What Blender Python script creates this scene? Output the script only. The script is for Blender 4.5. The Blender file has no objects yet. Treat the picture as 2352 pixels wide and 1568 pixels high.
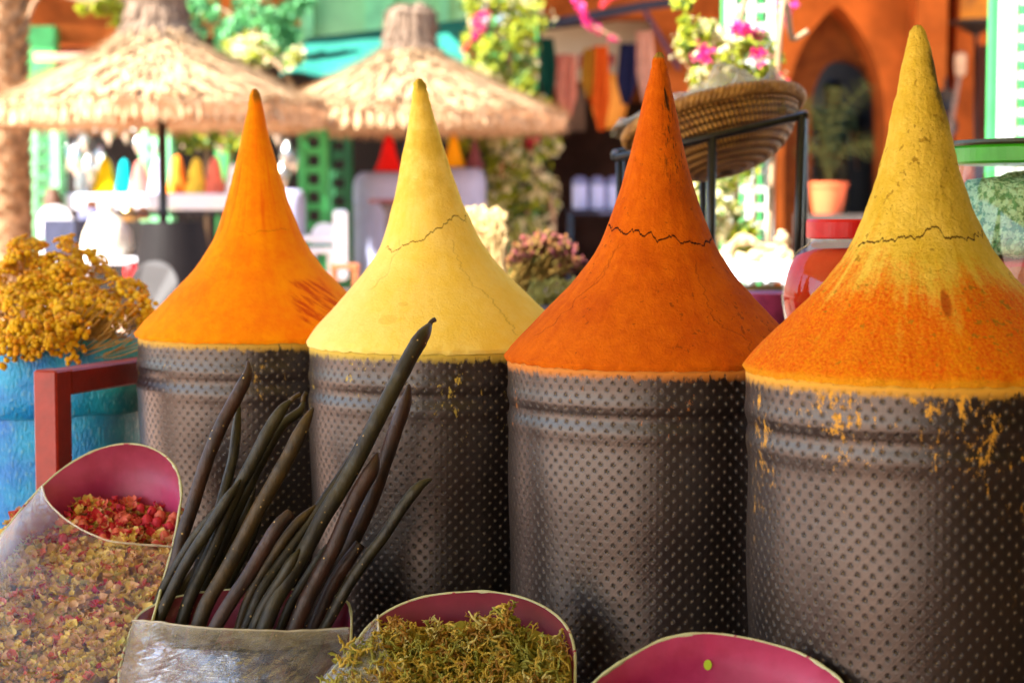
import bpy, math, random
from mathutils import Vector, Matrix, noise as mn
R_ = math.radians
random.seed(7)
scene = bpy.context.scene
COL = scene.collection
rnd = random.random
uni = random.uniform

# ---------------------------------------------------------------- camera, world, sun, exposure
FPX, CX, CY, PITCH, EYE = 4200.0, 1176.0, 784.0, R_(4.005), 1.25
cd = bpy.data.cameras.new('camera')
cam = bpy.data.objects.new('camera', cd)
COL.objects.link(cam)
cam.location = (0, 0, EYE)
cam.rotation_euler = (math.pi/2 - PITCH, 0, 0)
cd.sensor_width = 36
cd.lens = 36*FPX/2352
cd.clip_start = .05
cd.clip_end = 500
cd.dof.use_dof = True
cd.dof.focus_distance = 2.28
cd.dof.aperture_fstop = 5.0
scene.camera = cam

SUN = Vector((-.62, -.42, .74)).normalized()
w = bpy.data.worlds.new('World')
scene.world = w
w.use_nodes = True
sk = w.node_tree.nodes.new('ShaderNodeTexSky')
sk.sky_type = 'NISHITA'
sk.sun_disc = False
sk.sun_elevation = math.asin(SUN.z)
sk.sun_rotation = math.atan2(SUN.x, SUN.y)
bg = w.node_tree.nodes['Background']
w.node_tree.links.new(sk.outputs[0], bg.inputs[0])
bg.inputs[1].default_value = .09
sl = bpy.data.lights.new('sun', 'SUN')
sl.energy = 5.0
sl.angle = R_(.5)
sl.color = (1, .95, .86)
so = bpy.data.objects.new('sun', sl)
COL.objects.link(so)
so.rotation_euler = SUN.to_track_quat('Z', 'Y').to_euler()
so.location = (-6, -4, 8)
scene.view_settings.view_transform = 'Standard'
scene.view_settings.look = 'None'
scene.view_settings.exposure = 2.55
scene.view_settings.gamma = 1

# ---------------------------------------------------------------- helpers
def ray(px, py):
    u, v = (px-CX)/FPX, (CY-py)/FPX
    c, s = math.cos(PITCH), math.sin(PITCH)
    return Vector((u, c+v*s, v*c-s))
def W(px, py, y):
    "point of the place that the photograph shows at (px,py), y metres in front of the camera"
    d = ray(px, py)
    return Vector((0, 0, EYE)) + d*(y/d.y)

ORG = {}
class MB:
    def __init__(s):
        s.v, s.f, s.m, s.uv = [], [], [], None
    def add(s, vs, fs, mi=0):
        o = len(s.v)
        s.v.extend(Vector(p) for p in vs)
        s.f.extend(tuple(i+o for i in f) for f in fs)
        s.m.extend([mi]*len(fs))
        return s
    def box(s, c, size, rot=None, mi=0, taper=1.0):
        x, y, z = size[0]/2, size[1]/2, size[2]/2
        vs = []
        for dz in (-1, 1):
            k = taper if dz > 0 else 1
            for dx, dy in ((-1, -1), (1, -1), (1, 1), (-1, 1)):
                p = Vector((dx*x*k, dy*y*k, dz*z))
                if rot is not None:
                    p = rot @ p
                vs.append(p+Vector(c))
        return s.add(vs, [(3, 2, 1, 0), (4, 5, 6, 7), (0, 1, 5, 4), (1, 2, 6, 5), (2, 3, 7, 6), (3, 0, 4, 7)], mi)
    def bevbox(s, c, size, b=.006, mi=0, rot=None):
        x, y, z = size[0]/2, size[1]/2, size[2]/2
        vs, rings = [], []
        prof = [(b, -z), (0, -z+b), (0, z-b), (b, z)]
        for ins, zz in prof:
            X, Y = x-ins, y-ins
            r = [(-X+b, -Y), (X-b, -Y), (X, -Y+b), (X, Y-b), (X-b, Y), (-X+b, Y), (-X, Y-b), (-X, -Y+b)]
            rings.append([Vector((p[0], p[1], zz)) for p in r])
        fs = []
        for r in rings:
            vs += [((rot @ p) if rot is not None else p)+Vector(c) for p in r]
        for k in range(3):
            for i in range(8):
                j = (i+1) % 8
                fs.append((k*8+i, k*8+j, k*8+8+j, k*8+8+i))
        fs.append(tuple(range(7, -1, -1)))
        fs.append(tuple(range(24, 32)))
        return s.add(vs, fs, mi)
    def tube(s, pts, rad, n=8, mi=0, caps=True):
        pts = [Vector(p) for p in pts]
        if not hasattr(rad, '__len__'):
            rad = [rad]*len(pts)
        vs, fs = [], []
        t0 = (pts[1]-pts[0]).normalized()
        a = t0.orthogonal().normalized()
        for i, p in enumerate(pts):
            t = (pts[min(i+1, len(pts)-1)]-pts[max(i-1, 0)])
            t = t.normalized() if t.length > 1e-9 else t0
            a = (a-t*a.dot(t))
            a = a.normalized() if a.length > 1e-6 else t.orthogonal().normalized()
            b = t.cross(a)
            for k in range(n):
                an = 2*math.pi*k/n
                vs.append(p+(a*math.cos(an)+b*math.sin(an))*rad[i])
        for i in range(len(pts)-1):
            for k in range(n):
                k2 = (k+1) % n
                fs.append((i*n+k, i*n+k2, i*n+n+k2, i*n+n+k))
        if caps:
            fs.append(tuple(range(n-1, -1, -1)))
            fs.append(tuple(range((len(pts)-1)*n, len(pts)*n)))
        return s.add(vs, fs, mi)
    def lathe(s, prof, c=(0, 0, 0), n=32, mi=0, rot=None, fn=None, cap=True):
        c = Vector(c)
        vs, fs = [], []
        for j, (r, z) in enumerate(prof):
            for k in range(n):
                an = 2*math.pi*k/n
                p = Vector((-math.sin(an)*r, math.cos(an)*r, z))
                if fn:
                    p = fn(p, an, j)
                if rot is not None:
                    p = rot @ p
                vs.append(p+c)
        m = len(prof)
        for j in range(m-1):
            for k in range(n):
                k2 = (k+1) % n
                fs.append((j*n+k, j*n+k2, j*n+n+k2, j*n+n+k))
        if cap:
            fs.append(tuple(range(n-1, -1, -1)))
            fs.append(tuple(range((m-1)*n, m*n)))
        return s.add(vs, fs, mi)
    def blob(s, c, r, n=6, m=4, mi=0, sq=(1, 1, 1), jit=0):
        prof = [(math.sin(math.pi*(j+.02)/(m+.04))*r, -math.cos(math.pi*(j+.02)/(m+.04))*r) for j in range(m+1)]
        def fn(p, an, j):
            k = 1+uni(-jit, jit)
            return Vector((p.x*sq[0]*k, p.y*sq[1]*k, p.z*sq[2]*k))
        return s.lathe(prof, c, n, mi, None, fn)
    def build(s, name, mats, parent=None, origin=None, smooth=False, uv=None):
        if parent is not None:
            o = ORG[parent.name]
        elif origin is not None:
            o = Vector(origin)
        else:
            xs = [p.x for p in s.v]; ys = [p.y for p in s.v]; zs = [p.z for p in s.v]
            o = Vector(((min(xs)+max(xs))/2, (min(ys)+max(ys))/2, min(zs)))
        me = bpy.data.meshes.new(name)
        me.from_pydata([p-o for p in s.v], [], s.f)
        if not isinstance(mats, (list, tuple)):
            mats = [mats]
        for m in mats:
            me.materials.append(m)
        me.polygons.foreach_set('material_index', s.m)
        if smooth:
            me.polygons.foreach_set('use_smooth', [True]*len(me.polygons))
        if uv:
            L = me.uv_layers.new(name='UVMap')
            for lp in me.loops:
                L.data[lp.index].uv = uv[lp.vertex_index]
            # keep the seam straight
            for pl in me.polygons:
                us = [L.data[i].uv[0] for i in pl.loop_indices]
                if max(us)-min(us) > .5:
                    for i in pl.loop_indices:
                        if L.data[i].uv[0] < .5:
                            L.data[i].uv[0] += 1
        ob = bpy.data.objects.new(name, me)
        COL.objects.link(ob)
        if parent is not None:
            ob.parent = parent
        else:
            ob.location = o
        ORG[ob.name] = o
        return ob

def tag(o, label, cat=None, group=None, kind=None):
    if label: o['label'] = label
    if cat: o['category'] = cat
    if group: o['group'] = group
    if kind: o['kind'] = kind
    return o
def thing(name, label, cat, loc, group=None):
    o = bpy.data.objects.new(name, None)
    o.empty_display_size = .05
    COL.objects.link(o)
    o.location = loc
    ORG[o.name] = Vector(loc)
    return tag(o, label, cat, group)
def copy_tree(o, loc=None, label=None, rz=None, sc=None):
    kids = [k for k in o.children]
    c = o.copy(); COL.objects.link(c)
    if loc is not None: c.location = loc
    if label: c['label'] = label
    if rz is not None: c.rotation_euler.z = rz
    if sc is not None: c.scale = (sc, sc, sc)
    for k in kids:
        d = k.copy(); COL.objects.link(d); d.parent = c
        for g in k.children:
            e = g.copy(); COL.objects.link(e); e.parent = d
    return c

# ---- node helper
class G:
    def __init__(s, name):
        s.mat = bpy.data.materials.new(name)
        s.mat.use_nodes = True
        s.t = s.mat.node_tree
        s.t.nodes.clear()
        s.out = s.t.nodes.new('ShaderNodeOutputMaterial')
    def n(s, typ, ins=None, **props):
        nd = s.t.nodes.new('ShaderNode'+typ)
        for k, v in props.items():
            setattr(nd, k, v)
        for k, v in (ins or {}).items():
            s.put(nd.inputs[k], v)
        return nd
    def put(s, sock, v):
        if hasattr(v, 'is_output'):
            s.t.links.new(v, sock)
        else:
            if isinstance(v, (tuple, list)) and len(v) == 3 and sock.type == 'RGBA':
                v = (*v, 1)
            sock.default_value = v
    def m(s, op, a, b=None, c=None, clamp=False):
        nd = s.n('Math', operation=op, use_clamp=clamp)
        for i, v in enumerate((a, b, c)):
            if v is not None:
                s.put(nd.inputs[i], v)
        return nd.outputs[0]
    def noise(s, vec=None, scale=5, detail=4, rough=.55, dist=0, dim='3D', w=None):
        nd = s.n('TexNoise', noise_dimensions=dim)
        if vec is not None: s.put(nd.inputs['Vector'], vec)
        if w is not None: s.put(nd.inputs['W'], w)
        nd.inputs['Scale'].default_value = scale
        nd.inputs['Detail'].default_value = detail
        nd.inputs['Roughness'].default_value = rough
        nd.inputs['Distortion'].default_value = dist
        return nd.outputs[0]
    def mix(s, fac, a, b, mode='MIX'):
        nd = s.n('MixRGB', blend_type=mode)
        s.put(nd.inputs[0], fac); s.put(nd.inputs[1], a); s.put(nd.inputs[2], b)
        return nd.outputs[0]
    def ss(s, x, lo, hi, a=0.0, b=1.0):
        nd = s.n('MapRange', interpolation_type='SMOOTHSTEP')
        s.put(nd.inputs[0], x)
        for i, v in ((1, lo), (2, hi), (3, a), (4, b)):
            s.put(nd.inputs[i], v)
        return nd.outputs[0]
    def obj(s, scale=None):
        o = s.n('TexCoord').outputs['Object']
        if scale:
            o = s.n('Mapping', {'Vector': o, 'Scale': scale}).outputs[0]
        return o
    def uv(s):
        x = s.n('SeparateXYZ', {0: s.n('TexCoord').outputs['UV']})
        return x.outputs[0], x.outputs[1]
    def xyz(s, v):
        x = s.n('SeparateXYZ', {0: v})
        return x.outputs[0], x.outputs[1], x.outputs[2]
    def comb(s, x, y, z):
        return s.n('CombineXYZ', {0: x, 1: y, 2: z}).outputs[0]
    def bump(s, h, dist, strength=1.0, normal=None):
        nd = s.n('Bump', {'Height': h, 'Distance': dist, 'Strength': strength})
        if normal is not None: s.put(nd.inputs['Normal'], normal)
        return nd.outputs[0]
    def pbr(s, color, rough=.7, metal=0, normal=None, spec=.5, **kw):
        p = s.n('BsdfPrincipled')
        s.put(p.inputs['Base Color'], color); s.put(p.inputs['Roughness'], rough)
        s.put(p.inputs['Metallic'], metal); s.put(p.inputs['Specular IOR Level'], spec)
        if normal is not None: s.put(p.inputs['Normal'], normal)
        for k, v in kw.items():
            s.put(p.inputs[k.replace('_', ' ')], v)
        return p.outputs[0]
    def end(s, sh):
        s.t.links.new(sh, s.out.inputs[0])
        return s.mat

def P(name, col, rough=.7, var=.25, scale=20, bump=.0, bscale=80, metal=0, spec=.4, stretch=None, col2=None, lo=.3, hi=.7, **kw):
    "plain procedural surface: colour mottled by noise, fine bump"
    g = G(name)
    v = g.obj(stretch)
    n = g.noise(v, scale, 5, .6)
    c2 = col2 or tuple(c*(1-var) for c in col)
    c1 = col if col2 else tuple(min(1, c*(1+var*.6)) for c in col)
    c = g.mix(g.ss(n, lo, hi), c1, c2)
    nm = None
    if bump:
        nm = g.bump(g.noise(v, bscale, 4, .6), bump)
    return g.end(g.pbr(c, rough, metal, nm, spec, **kw))

def leafmat(name, col, var=.3, trans=.35):
    g = G(name)
    n = g.noise(g.obj(), 14, 3)
    c = g.mix(n, tuple(x*(1-var) for x in col), tuple(min(1, x*(1+var)) for x in col))
    a = g.pbr(c, .55, 0, None, .3)
    t = g.n('BsdfTranslucent', {0: c}).outputs[0]
    return g.end(g.n('MixShader', {0: trans, 1: a, 2: t}).outputs[0])

def inpoly(x, y, poly):
    c = False
    j = len(poly)-1
    for i in range(len(poly)):
        xi, yi = poly[i]; xj, yj = poly[j]
        if (yi > y) != (yj > y) and x < (xj-xi)*(y-yi)/(yj-yi)+xi:
            c = not c
        j = i
    return c
def interp(tab, t):
    for i in range(len(tab)-1):
        if t <= tab[i+1][0]:
            a, b = tab[i], tab[i+1]
            k = (t-a[0])/(b[0]-a[0])
            return a[1]+(b[1]-a[1])*k
    return tab[-1][1]
def smooth_path(pts, n):
    "Catmull-Rom through pts, n samples per span"
    pts = [Vector(p) for p in pts]
    out = []
    for i in range(len(pts)-1):
        p0, p1, p2, p3 = pts[max(i-1, 0)], pts[i], pts[i+1], pts[min(i+2, len(pts)-1)]
        for k in range(n):
            t = k/n
            out.append(.5*((2*p1)+(p2-p0)*t+(2*p0-5*p1+4*p2-p3)*t*t+(3*p1-p0-3*p2+p3)*t**3))
    out.append(pts[-1])
    return out
def smooth_loop(pts, n):
    pts = [Vector(p) for p in pts]
    N = len(pts); out = []
    for i in range(N):
        p0, p1, p2, p3 = pts[i-1], pts[i], pts[(i+1) % N], pts[(i+2) % N]
        for k in range(n):
            t = k/n
            out.append(.5*((2*p1)+(p2-p0)*t+(2*p0-5*p1+4*p2-p3)*t*t+(3*p1-p0-3*p2+p3)*t**3))
    return out
# ================================================================ the setting
gm = P('paving_stone', (.54, .34, .25), .85, .2, 1.2, .004, 30)
g_ = MB(); g_.add([(-200, -200, 0), (200, -200, 0), (200, 200, 0), (-200, 200, 0)], [(0, 1, 2, 3)])
tag(g_.build('ground', gm, origin=(0, 0, 0)), None, None, None, 'structure')
tr = MB(); tr.box((0, 33.7, .20), (60, 50, .40))
tag(tr.build('terrace', gm), None, None, None, 'structure')

# canopy over the stall (above the picture) and unseen walls added behind the camera to block light
cg = G('canopy_cloth')
cc = cg.mix(cg.noise(cg.obj(), 3, 3), (.34, .31, .10), (.42, .38, .14))
cm = cg.end(cg.n('MixShader', {0: .09, 1: cg.pbr(cc, .9, 0, None, .1), 2: cg.n('BsdfTranslucent', {0: cc}).outputs[0]}).outputs[0])
steel = P('dark_steel', (.03, .03, .033), .4, .3, 30, .0004, 90, .6)
X0, X1, Y0, Y1, ZC = -3.2, 4.2, -4.35, 3.65, 2.55
cn = thing('awning', 'straw coloured cloth awning on four dark poles, shading the spice stall', 'awning', (0, 1, 0))
b = MB(); nx, ny = 26, 20; vs = []; fs = []
for j in range(ny+1):
    for i in range(nx+1):
        u, v = i/nx, j/ny
        vs.append((X0+(X1-X0)*u, Y0+(Y1-Y0)*v, ZC-.16*math.sin(math.pi*u)*math.sin(math.pi*v)+.02*math.sin(u*40+v*9)))
for j in range(ny):
    for i in range(nx):
        a = j*(nx+1)+i
        fs.append((a, a+1, a+nx+2, a+nx+1))
b.add(vs, fs); b.build('cloth', cm, cn, smooth=True)
for x in (X0, X1):
    for y in (Y0, Y1):
        MB().tube([(x, y, 0), (x, y, ZC+.03)], .022, 10).build('pole', steel, cn, smooth=True)
plaster = P('added_wall_plaster', (.05, .028, .018), .9, .25, 2.5, .004, 25)
dkwood = P('dark_wood', (.06, .035, .022), .7, .35, 8, .001, 60, stretch=(1, 1, 8))
ws = thing('light_blocking_wall', 'unseen umber wall with a door, added behind the camera to block light', 'light blocker', (3.5, -4.6, 0))
MB().box((3.4, -4.6, 1.9), (9.0, .4, 3.8)).build('wall', plaster, ws)
MB().box((4.4, -.45, 1.9), (.3, 7.89, 3.8)).build('side_wall', plaster, ws)  # side wing added out of view to cut fill from the right
d = MB().box((2.2, -4.38, 1.1), (1.3, .06, 2.2)).build('added_door', dkwood, ws)

# ================================================================ the stall
ctr = thing('display_counter', 'long low wooden counter carrying the spice drums and tilted bins', 'counter', (0, 2.6, 0))
b = MB()
for i in range(9):
    b.bevbox((0, 1.47+.26*i, .48), (3.0, .255, .04), .004)
b.build('plank_top', dkwood, ctr)
for x in (-1.4, 0, 1.4):
    for y in (1.5, 3.4):
        MB().bevbox((x, y, .23), (.07, .07, .459), .004).build('leg', dkwood, ctr)

# ---- drums
def drum_material(name, dust, dustamt, seed):
    g = G(name)
    u, v = g.uv()
    a = g.m('MULTIPLY', u, 74.0); c = g.m('MULTIPLY', v, 33.0)
    def cell(off):
        x = g.m('SUBTRACT', g.m('FRACT', g.m('ADD', a, off)), .5)
        y = g.m('SUBTRACT', g.m('FRACT', g.m('ADD', c, off)), .5)
        d2 = g.m('ADD', g.m('MULTIPLY', x, x), g.m('MULTIPLY', y, y))
        q = g.m('MAXIMUM', g.m('ABSOLUTE', x), g.m('ABSOLUTE', y))
        dia = g.m('ADD', g.m('ABSOLUTE', x), g.m('ABSOLUTE', y))
        an = g.m('ARCTAN2', y, x)
        return g.m('SQRT', d2), q, dia, an
    d1, q1, e1, an1 = cell(0.0); d2, q2, e2, an2 = cell(.5)
    d = g.m('MINIMUM', d1, d2); q = g.m('MINIMUM', q1, q2)
    first = g.m('LESS_THAN', d1, d2)
    an = g.m('ADD', g.m('MULTIPLY', an1, first), g.m('MULTIPLY', an2, g.m('SUBTRACT', 1.0, first)))
    pill = g.ss(d, .0, .34)
    hole = g.ss(q, .02, .055)
    # creases that run out from each stitch hole and along the diagonals of the quilting
    crease = g.m('MULTIPLY', g.noise(g.comb(g.m('MULTIPLY', an, 1.3), g.m('FLOOR', a), g.m('FLOOR', c)), 3.2, 3, .7), g.ss(d, .36, .06))
    diag = g.ss(g.m('ABSOLUTE', g.m('SUBTRACT', g.m('MINIMUM', e1, e2), .5)), .0, .06)
    fine = g.noise(g.obj(), 260, 3, .6)
    h = g.m('ADD', g.m('ADD', g.m('MULTIPLY', pill, .75), g.m('MULTIPLY', hole, .40)), g.m('ADD', g.m('MULTIPLY', crease, .8), g.m('ADD', g.m('MULTIPLY', diag, .035), g.m('MULTIPLY', fine, .10))))
    wob = g.noise(g.obj(), 9, 3)
    h2 = g.m('ADD', h, g.m('MULTIPLY', wob, 2.0))
    nm = g.bump(h2, .00125, 1.0)
    # spilled powder near the rim; khaki stitch holes mix dust with painted glints
    n1 = g.noise(g.obj((1, 1, .55)), 105, 5, .72)
    n2 = g.noise(g.obj((1, 1, .5)), 6, 3, .6)
    top = g.ss(v, .52, .99)
    edge = g.ss(v, .965, .995)
    dm = g.m('MULTIPLY', g.ss(g.m('ADD', g.m('ADD', n1, g.m('MULTIPLY', g.m('SUBTRACT', n2, .5), .9)), g.m('MULTIPLY', top, .16)), (.80, .79, .80, .725)[seed], (.88, .87, .88, .84)[seed]), g.m('MULTIPLY', top, dustamt), clamp=True)
    dm = g.m('MAXIMUM', dm, g.m('MULTIPLY', edge, g.ss(g.m('ADD', n1, g.m('MULTIPLY', edge, .25)), .52, .66)))
    hd = g.m('MULTIPLY', g.m('SUBTRACT', 1.0, g.ss(q, .05, .08)), g.ss(n2, .30, .55))
    base = g.mix(g.noise(g.obj(), 14, 4), (.006, .0036, .0032), (.013, .0085, .0075))
    base = g.mix(g.m('MULTIPLY', hd, .75), base, (.20, .14, .05))
    base = g.mix(dm, base, dust)
    rough = g.m('ADD', g.m('ADD', .27, g.m('MULTIPLY', fine, .12)), g.m('MULTIPLY', dm, .5))
    return g.end(g.pbr(base, rough, 0, nm, .75, Specular_Tint=(1, .87, .80, 1), Coat_Weight=g.m('SUBTRACT', .32, g.m('MULTIPLY', dm, .32), clamp=True), Coat_Roughness=.26, Coat_Normal=nm))

PROF = [(0, .022), (.01, .038), (.06, .058), (.12, .082), (.167, .102), (.277, .157), (.386, .213), (.48, .266), (.585, .338), (.658, .410), (.731, .512), (.80, .635), (.877, .782), (.95, .925), (1, 1)]
PV = smooth_path([(t, r, 0) for t, r in PROF], 6)
PT = [(p.x, p.y) for p in PV]

DR = [  # name, rim-centre px, rim y px, depth, R, tip px, tip y, drum label bits
    (600, 768, 2.95, .200, 585, 212),
    (1016, 789, 2.72, .2015, 963, 190),
    (1504, 822, 2.43, .2000, 1513, 130),
    (2120, 850, 2.05, .2000, 2108, 70)]
DUST = [(.62, .36, .03), (.62, .45, .05), (.60, .20, .015), (.66, .33, .02)]
DLAB = ['black dimpled drum under the plain orange powder cone, furthest left of the row',
        'black dimpled drum under the pale yellow powder cone, with long pods leaning on it',
        'black dimpled drum under the rust orange cracked powder cone, behind the lichen bin',
        'largest looking black dimpled drum, orange dust down its side, under the two tone yellow cone']
rims = []
for i, (cx, ry, dep, R, tx, ty) in enumerate(DR):
    c = W(cx, ry, dep)
    rims.append((c, R))
    h = c.z-.50
    zs = []
    rd = R-.003
    prof = [(rd-.006, 0), (rd-.003, .004)]
    K = 90
    for k in range(K+1):
        z = .006+(h-.006)*k/K
        dz = h-z
        r = rd-.008*(1-z/h)
        r += .0024*math.exp(-((dz-.046)/.010)**2)+.0022*math.exp(-((dz-.080)/.011)**2)-.0014*math.exp(-((dz-.062)/.009)**2)
        r += .0012*math.sin(z*31+i)
        prof.append((r, z))
    prof += [(rd-.004, h+.0015), (rd-.02, h+.002), (.02, h+.002)]
    n = 128
    def dent(p, an, j):
        k = 1+.006*mn.noise(Vector((math.cos(an)*1.6+i*7, math.sin(an)*1.6, p.z*5)))
        return Vector((p.x*k, p.y*k, p.z))
    dt = thing('spice_drum', DLAB[i], 'drum', (c.x, c.y, .50), 'black dimpled spice drums in a row')
    b = MB(); b.lathe(prof, (c.x, c.y, .50), n, 0, None, dent)
    uvs = []
    for r, z in prof:
        for k in range(n):
            uvs.append((k/n, min(z/h, 1)))
    b.build('vinyl_cover', drum_material('dimpled_vinyl_%d' % i, DUST[i], (.8, .9, .55, 1.0)[i], i), dt, smooth=True, uv=uvs)
    MB().lathe([(R*.9, 0), (R*.9, .004), (.01, .005)], (c.x, c.y, c.z+.003), 48).build('lid', dkwood, dt)

# ---- powder cones
def crackmask(g, u, v, c):
    u0, u1, v0, slope, amp, freq, wd, seed = c
    wd *= .55
    amp *= 1.5
    nz = g.m('SUBTRACT', g.noise(None, freq*.42, 6, .64, 0, '1D', g.m('ADD', u, seed)), .5)
    line = g.m('ADD', g.m('ADD', v0, g.m('MULTIPLY', g.m('SUBTRACT', u, .5), slope)), g.m('MULTIPLY', nz, amp))
    wv = g.m('MULTIPLY', wd, g.m('ADD', .35, g.m('MULTIPLY', g.noise(None, freq*1.7, 3, .5, 0, '1D', g.m('ADD', u, seed+9)), 1.5)))
    k = g.m('SUBTRACT', 1.0, g.ss(g.m('DIVIDE', g.m('ABSOLUTE', g.m('SUBTRACT', v, line)), wv), .55, 1.1))
    rng = g.m('MULTIPLY', g.ss(u, u0, u0+.012), g.ss(u, u1, u1-.012))
    return g.m('MULTIPLY', k, rng)

PODX = []
def cone_material(name, ca, cb, over, cracks, vcracks, crackcol, bumpd, grain, spec_thr=.0, speccol=(.1, .04, .0)):
    g = G(name)
    u, v = g.uv()
    O = g.obj()
    mott = g.noise(O, 16, 6, .62)
    streak = g.noise(g.comb(g.m('MULTIPLY', u, 46.0), g.m('MULTIPLY', v, 2.4), 3.3), 1.0, 5, .6)
    col = g.mix(g.ss(g.m('ADD', g.m('ADD', g.m('MULTIPLY', mott, .50), g.m('MULTIPLY', streak, .20)), g.m('MULTIPLY', g.noise(O, 75, 5, .7), .30)), .34, .66), ca, cb)
    if over: col = over(g, u, v, O, col, mott, streak)
    fine = g.noise(O, grain, 5, .68)
    pits = g.noise(O, grain*.35, 4, .7)
    if spec_thr:
        col = g.mix(g.m('MULTIPLY', g.ss(g.m('ADD', g.noise(O, grain*.30, 3, .7), g.m('MULTIPLY', g.noise(O, 9, 2), .45)), spec_thr, spec_thr+.05), .75), col, speccol)
    cm_ = None
    for c in cracks:
        k = crackmask(g, u, v, c)
        cm_ = k if cm_ is None else g.m('MAXIMUM', cm_, k)
    for c in vcracks:
        k = g.m('MULTIPLY', crackmask(g, v, u, c), .28)
        cm_ = k if cm_ is None else g.m('MAXIMUM', cm_, k)
    col = g.mix(cm_, col, crackcol)
    h = g.m('ADD', g.m('ADD', g.m('MULTIPLY', fine, 1.1), g.m('MULTIPLY', pits, 1.1)), g.m('ADD', g.m('MULTIPLY', mott, 1.3), g.m('MULTIPLY', streak, .45)))
    h = g.m('SUBTRACT', h, g.m('MULTIPLY', cm_, 2.2))
    return g.end(g.pbr(col, .95, 0, g.bump(h, bumpd), .12, Sheen_Weight=.0))

def tipstain(g, u, v, O, col, sc, vmax, stain=(.10, .07, .02), u0=.56):
    m = g.m('MULTIPLY', g.ss(v, vmax, vmax*.35), g.ss(g.m('ADD', g.m('MULTIPLY', u, 2.2), g.noise(O, sc, 5, .75)), u0*2.2+.42, u0*2.2+.62))
    return g.mix(m, col, stain)
def over1(g, u, v, O, col, mott, streak):
    redm = g.m('MULTIPLY', g.m('MULTIPLY', g.ss(v, .22, .36), g.ss(v, .66, .44)), g.ss(streak, .50, .66))
    col = g.mix(g.m('MULTIPLY', redm, .8), col, (.80, .10, .004))
    col = g.mix(g.m('MULTIPLY', g.m('MULTIPLY', g.ss(v, .26, .10), g.ss(u, .50, .60)), .7), col, (.80, .16, .005))
    # scraped red patch low on the right
    du = g.m('DIVIDE', g.m('ABSOLUTE', g.m('SUBTRACT', u, .625)), .05)
    dv = g.m('DIVIDE', g.m('ABSOLUTE', g.m('SUBTRACT', v, .86)), .085)
    blob = g.m('SUBTRACT', 1.15, g.m('MAXIMUM', du, dv))
    sn = g.noise(g.comb(g.m('MULTIPLY', u, 30.0), g.m('SUBTRACT', g.m('MULTIPLY', v, 46.0), g.m('MULTIPLY', u, 90.0)), .3), 1.0, 4, .65)
    pm = g.m('MULTIPLY', g.ss(blob, 0.0, .4), g.ss(sn, .46, .60))
    col = g.mix(g.m('MULTIPLY', pm, .85), col, (.55, .045, .004))
    return tipstain(g, u, v, O, col, 60, .07, (.30, .12, .01), .46)
def over2(g, u, v, O, col, mott, streak):
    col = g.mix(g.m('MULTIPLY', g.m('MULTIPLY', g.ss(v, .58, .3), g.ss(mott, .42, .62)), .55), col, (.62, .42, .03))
    col = g.mix(g.m('MULTIPLY', g.m('MULTIPLY', g.ss(u, .46, .30), g.ss(v, .45, .85)), .45), col, (.92, .74, .36))  # left flank painted paler to imitate side light
    # two shallow scars low on the left
    for uu, vv, a_, b_ in ((.435, .895, .016, .020), (.452, .84, .010, .008)):
        dd = g.m('ADD', g.m('POWER', g.m('DIVIDE', g.m('SUBTRACT', u, uu), a_), 2.0), g.m('POWER', g.m('DIVIDE', g.m('SUBTRACT', v, vv), b_), 2.0))
        col = g.mix(g.m('MULTIPLY', g.ss(g.m('ADD', dd, g.m('MULTIPLY', mott, .8)), 1.35, .9), .28), col, (.60, .38, .03))
    return tipstain(g, u, v, O, col, 70, .06, (.32, .24, .03), .44)
def over3(g, u, v, O, col, mott, streak):
    # bare dark patches where the powder has flaked off, upper right
    n = g.noise(g.comb(g.m('MULTIPLY', u, 60.0), g.m('MULTIPLY', v, 26.0), .7), 1.0, 5, .72)
    band = g.m('MULTIPLY', g.m('MULTIPLY', g.ss(u, .50, .56), g.ss(u, .70, .62)), g.m('MULTIPLY', g.ss(v, .06, .12), g.ss(v, .52, .34)))
    m = g.m('MULTIPLY', band, g.ss(n, .535, .60))
    col = g.mix(m, col, (.06, .022, .004))
    du = g.m('DIVIDE', g.m('SUBTRACT', u, g.m('ADD', .545, g.m('MULTIPLY', v, .22))), .022)
    dv = g.m('DIVIDE', g.m('SUBTRACT', v, .155), .045)
    dd = g.m('ADD', g.m('MULTIPLY', du, du), g.m('MULTIPLY', dv, dv))
    col = g.mix(g.ss(g.m('ADD', dd, g.m('MULTIPLY', n, 4.0)), 2.9, 2.5), col, (.03, .014, .004))
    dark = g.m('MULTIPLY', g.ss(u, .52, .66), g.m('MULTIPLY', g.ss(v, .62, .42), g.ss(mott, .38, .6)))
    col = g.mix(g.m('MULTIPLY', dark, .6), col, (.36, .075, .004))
    col = g.mix(g.m('MULTIPLY', g.ss(v, .022, .010), .85), col, (.25, .20, .04))
    rim = g.m('MULTIPLY', g.m('MULTIPLY', g.ss(v, .93, .985), g.ss(u, .54, .60)), g.ss(n, .46, .62))
    return g.mix(g.m('MULTIPLY', rim, .7), col, (.28, .07, .006))
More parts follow.
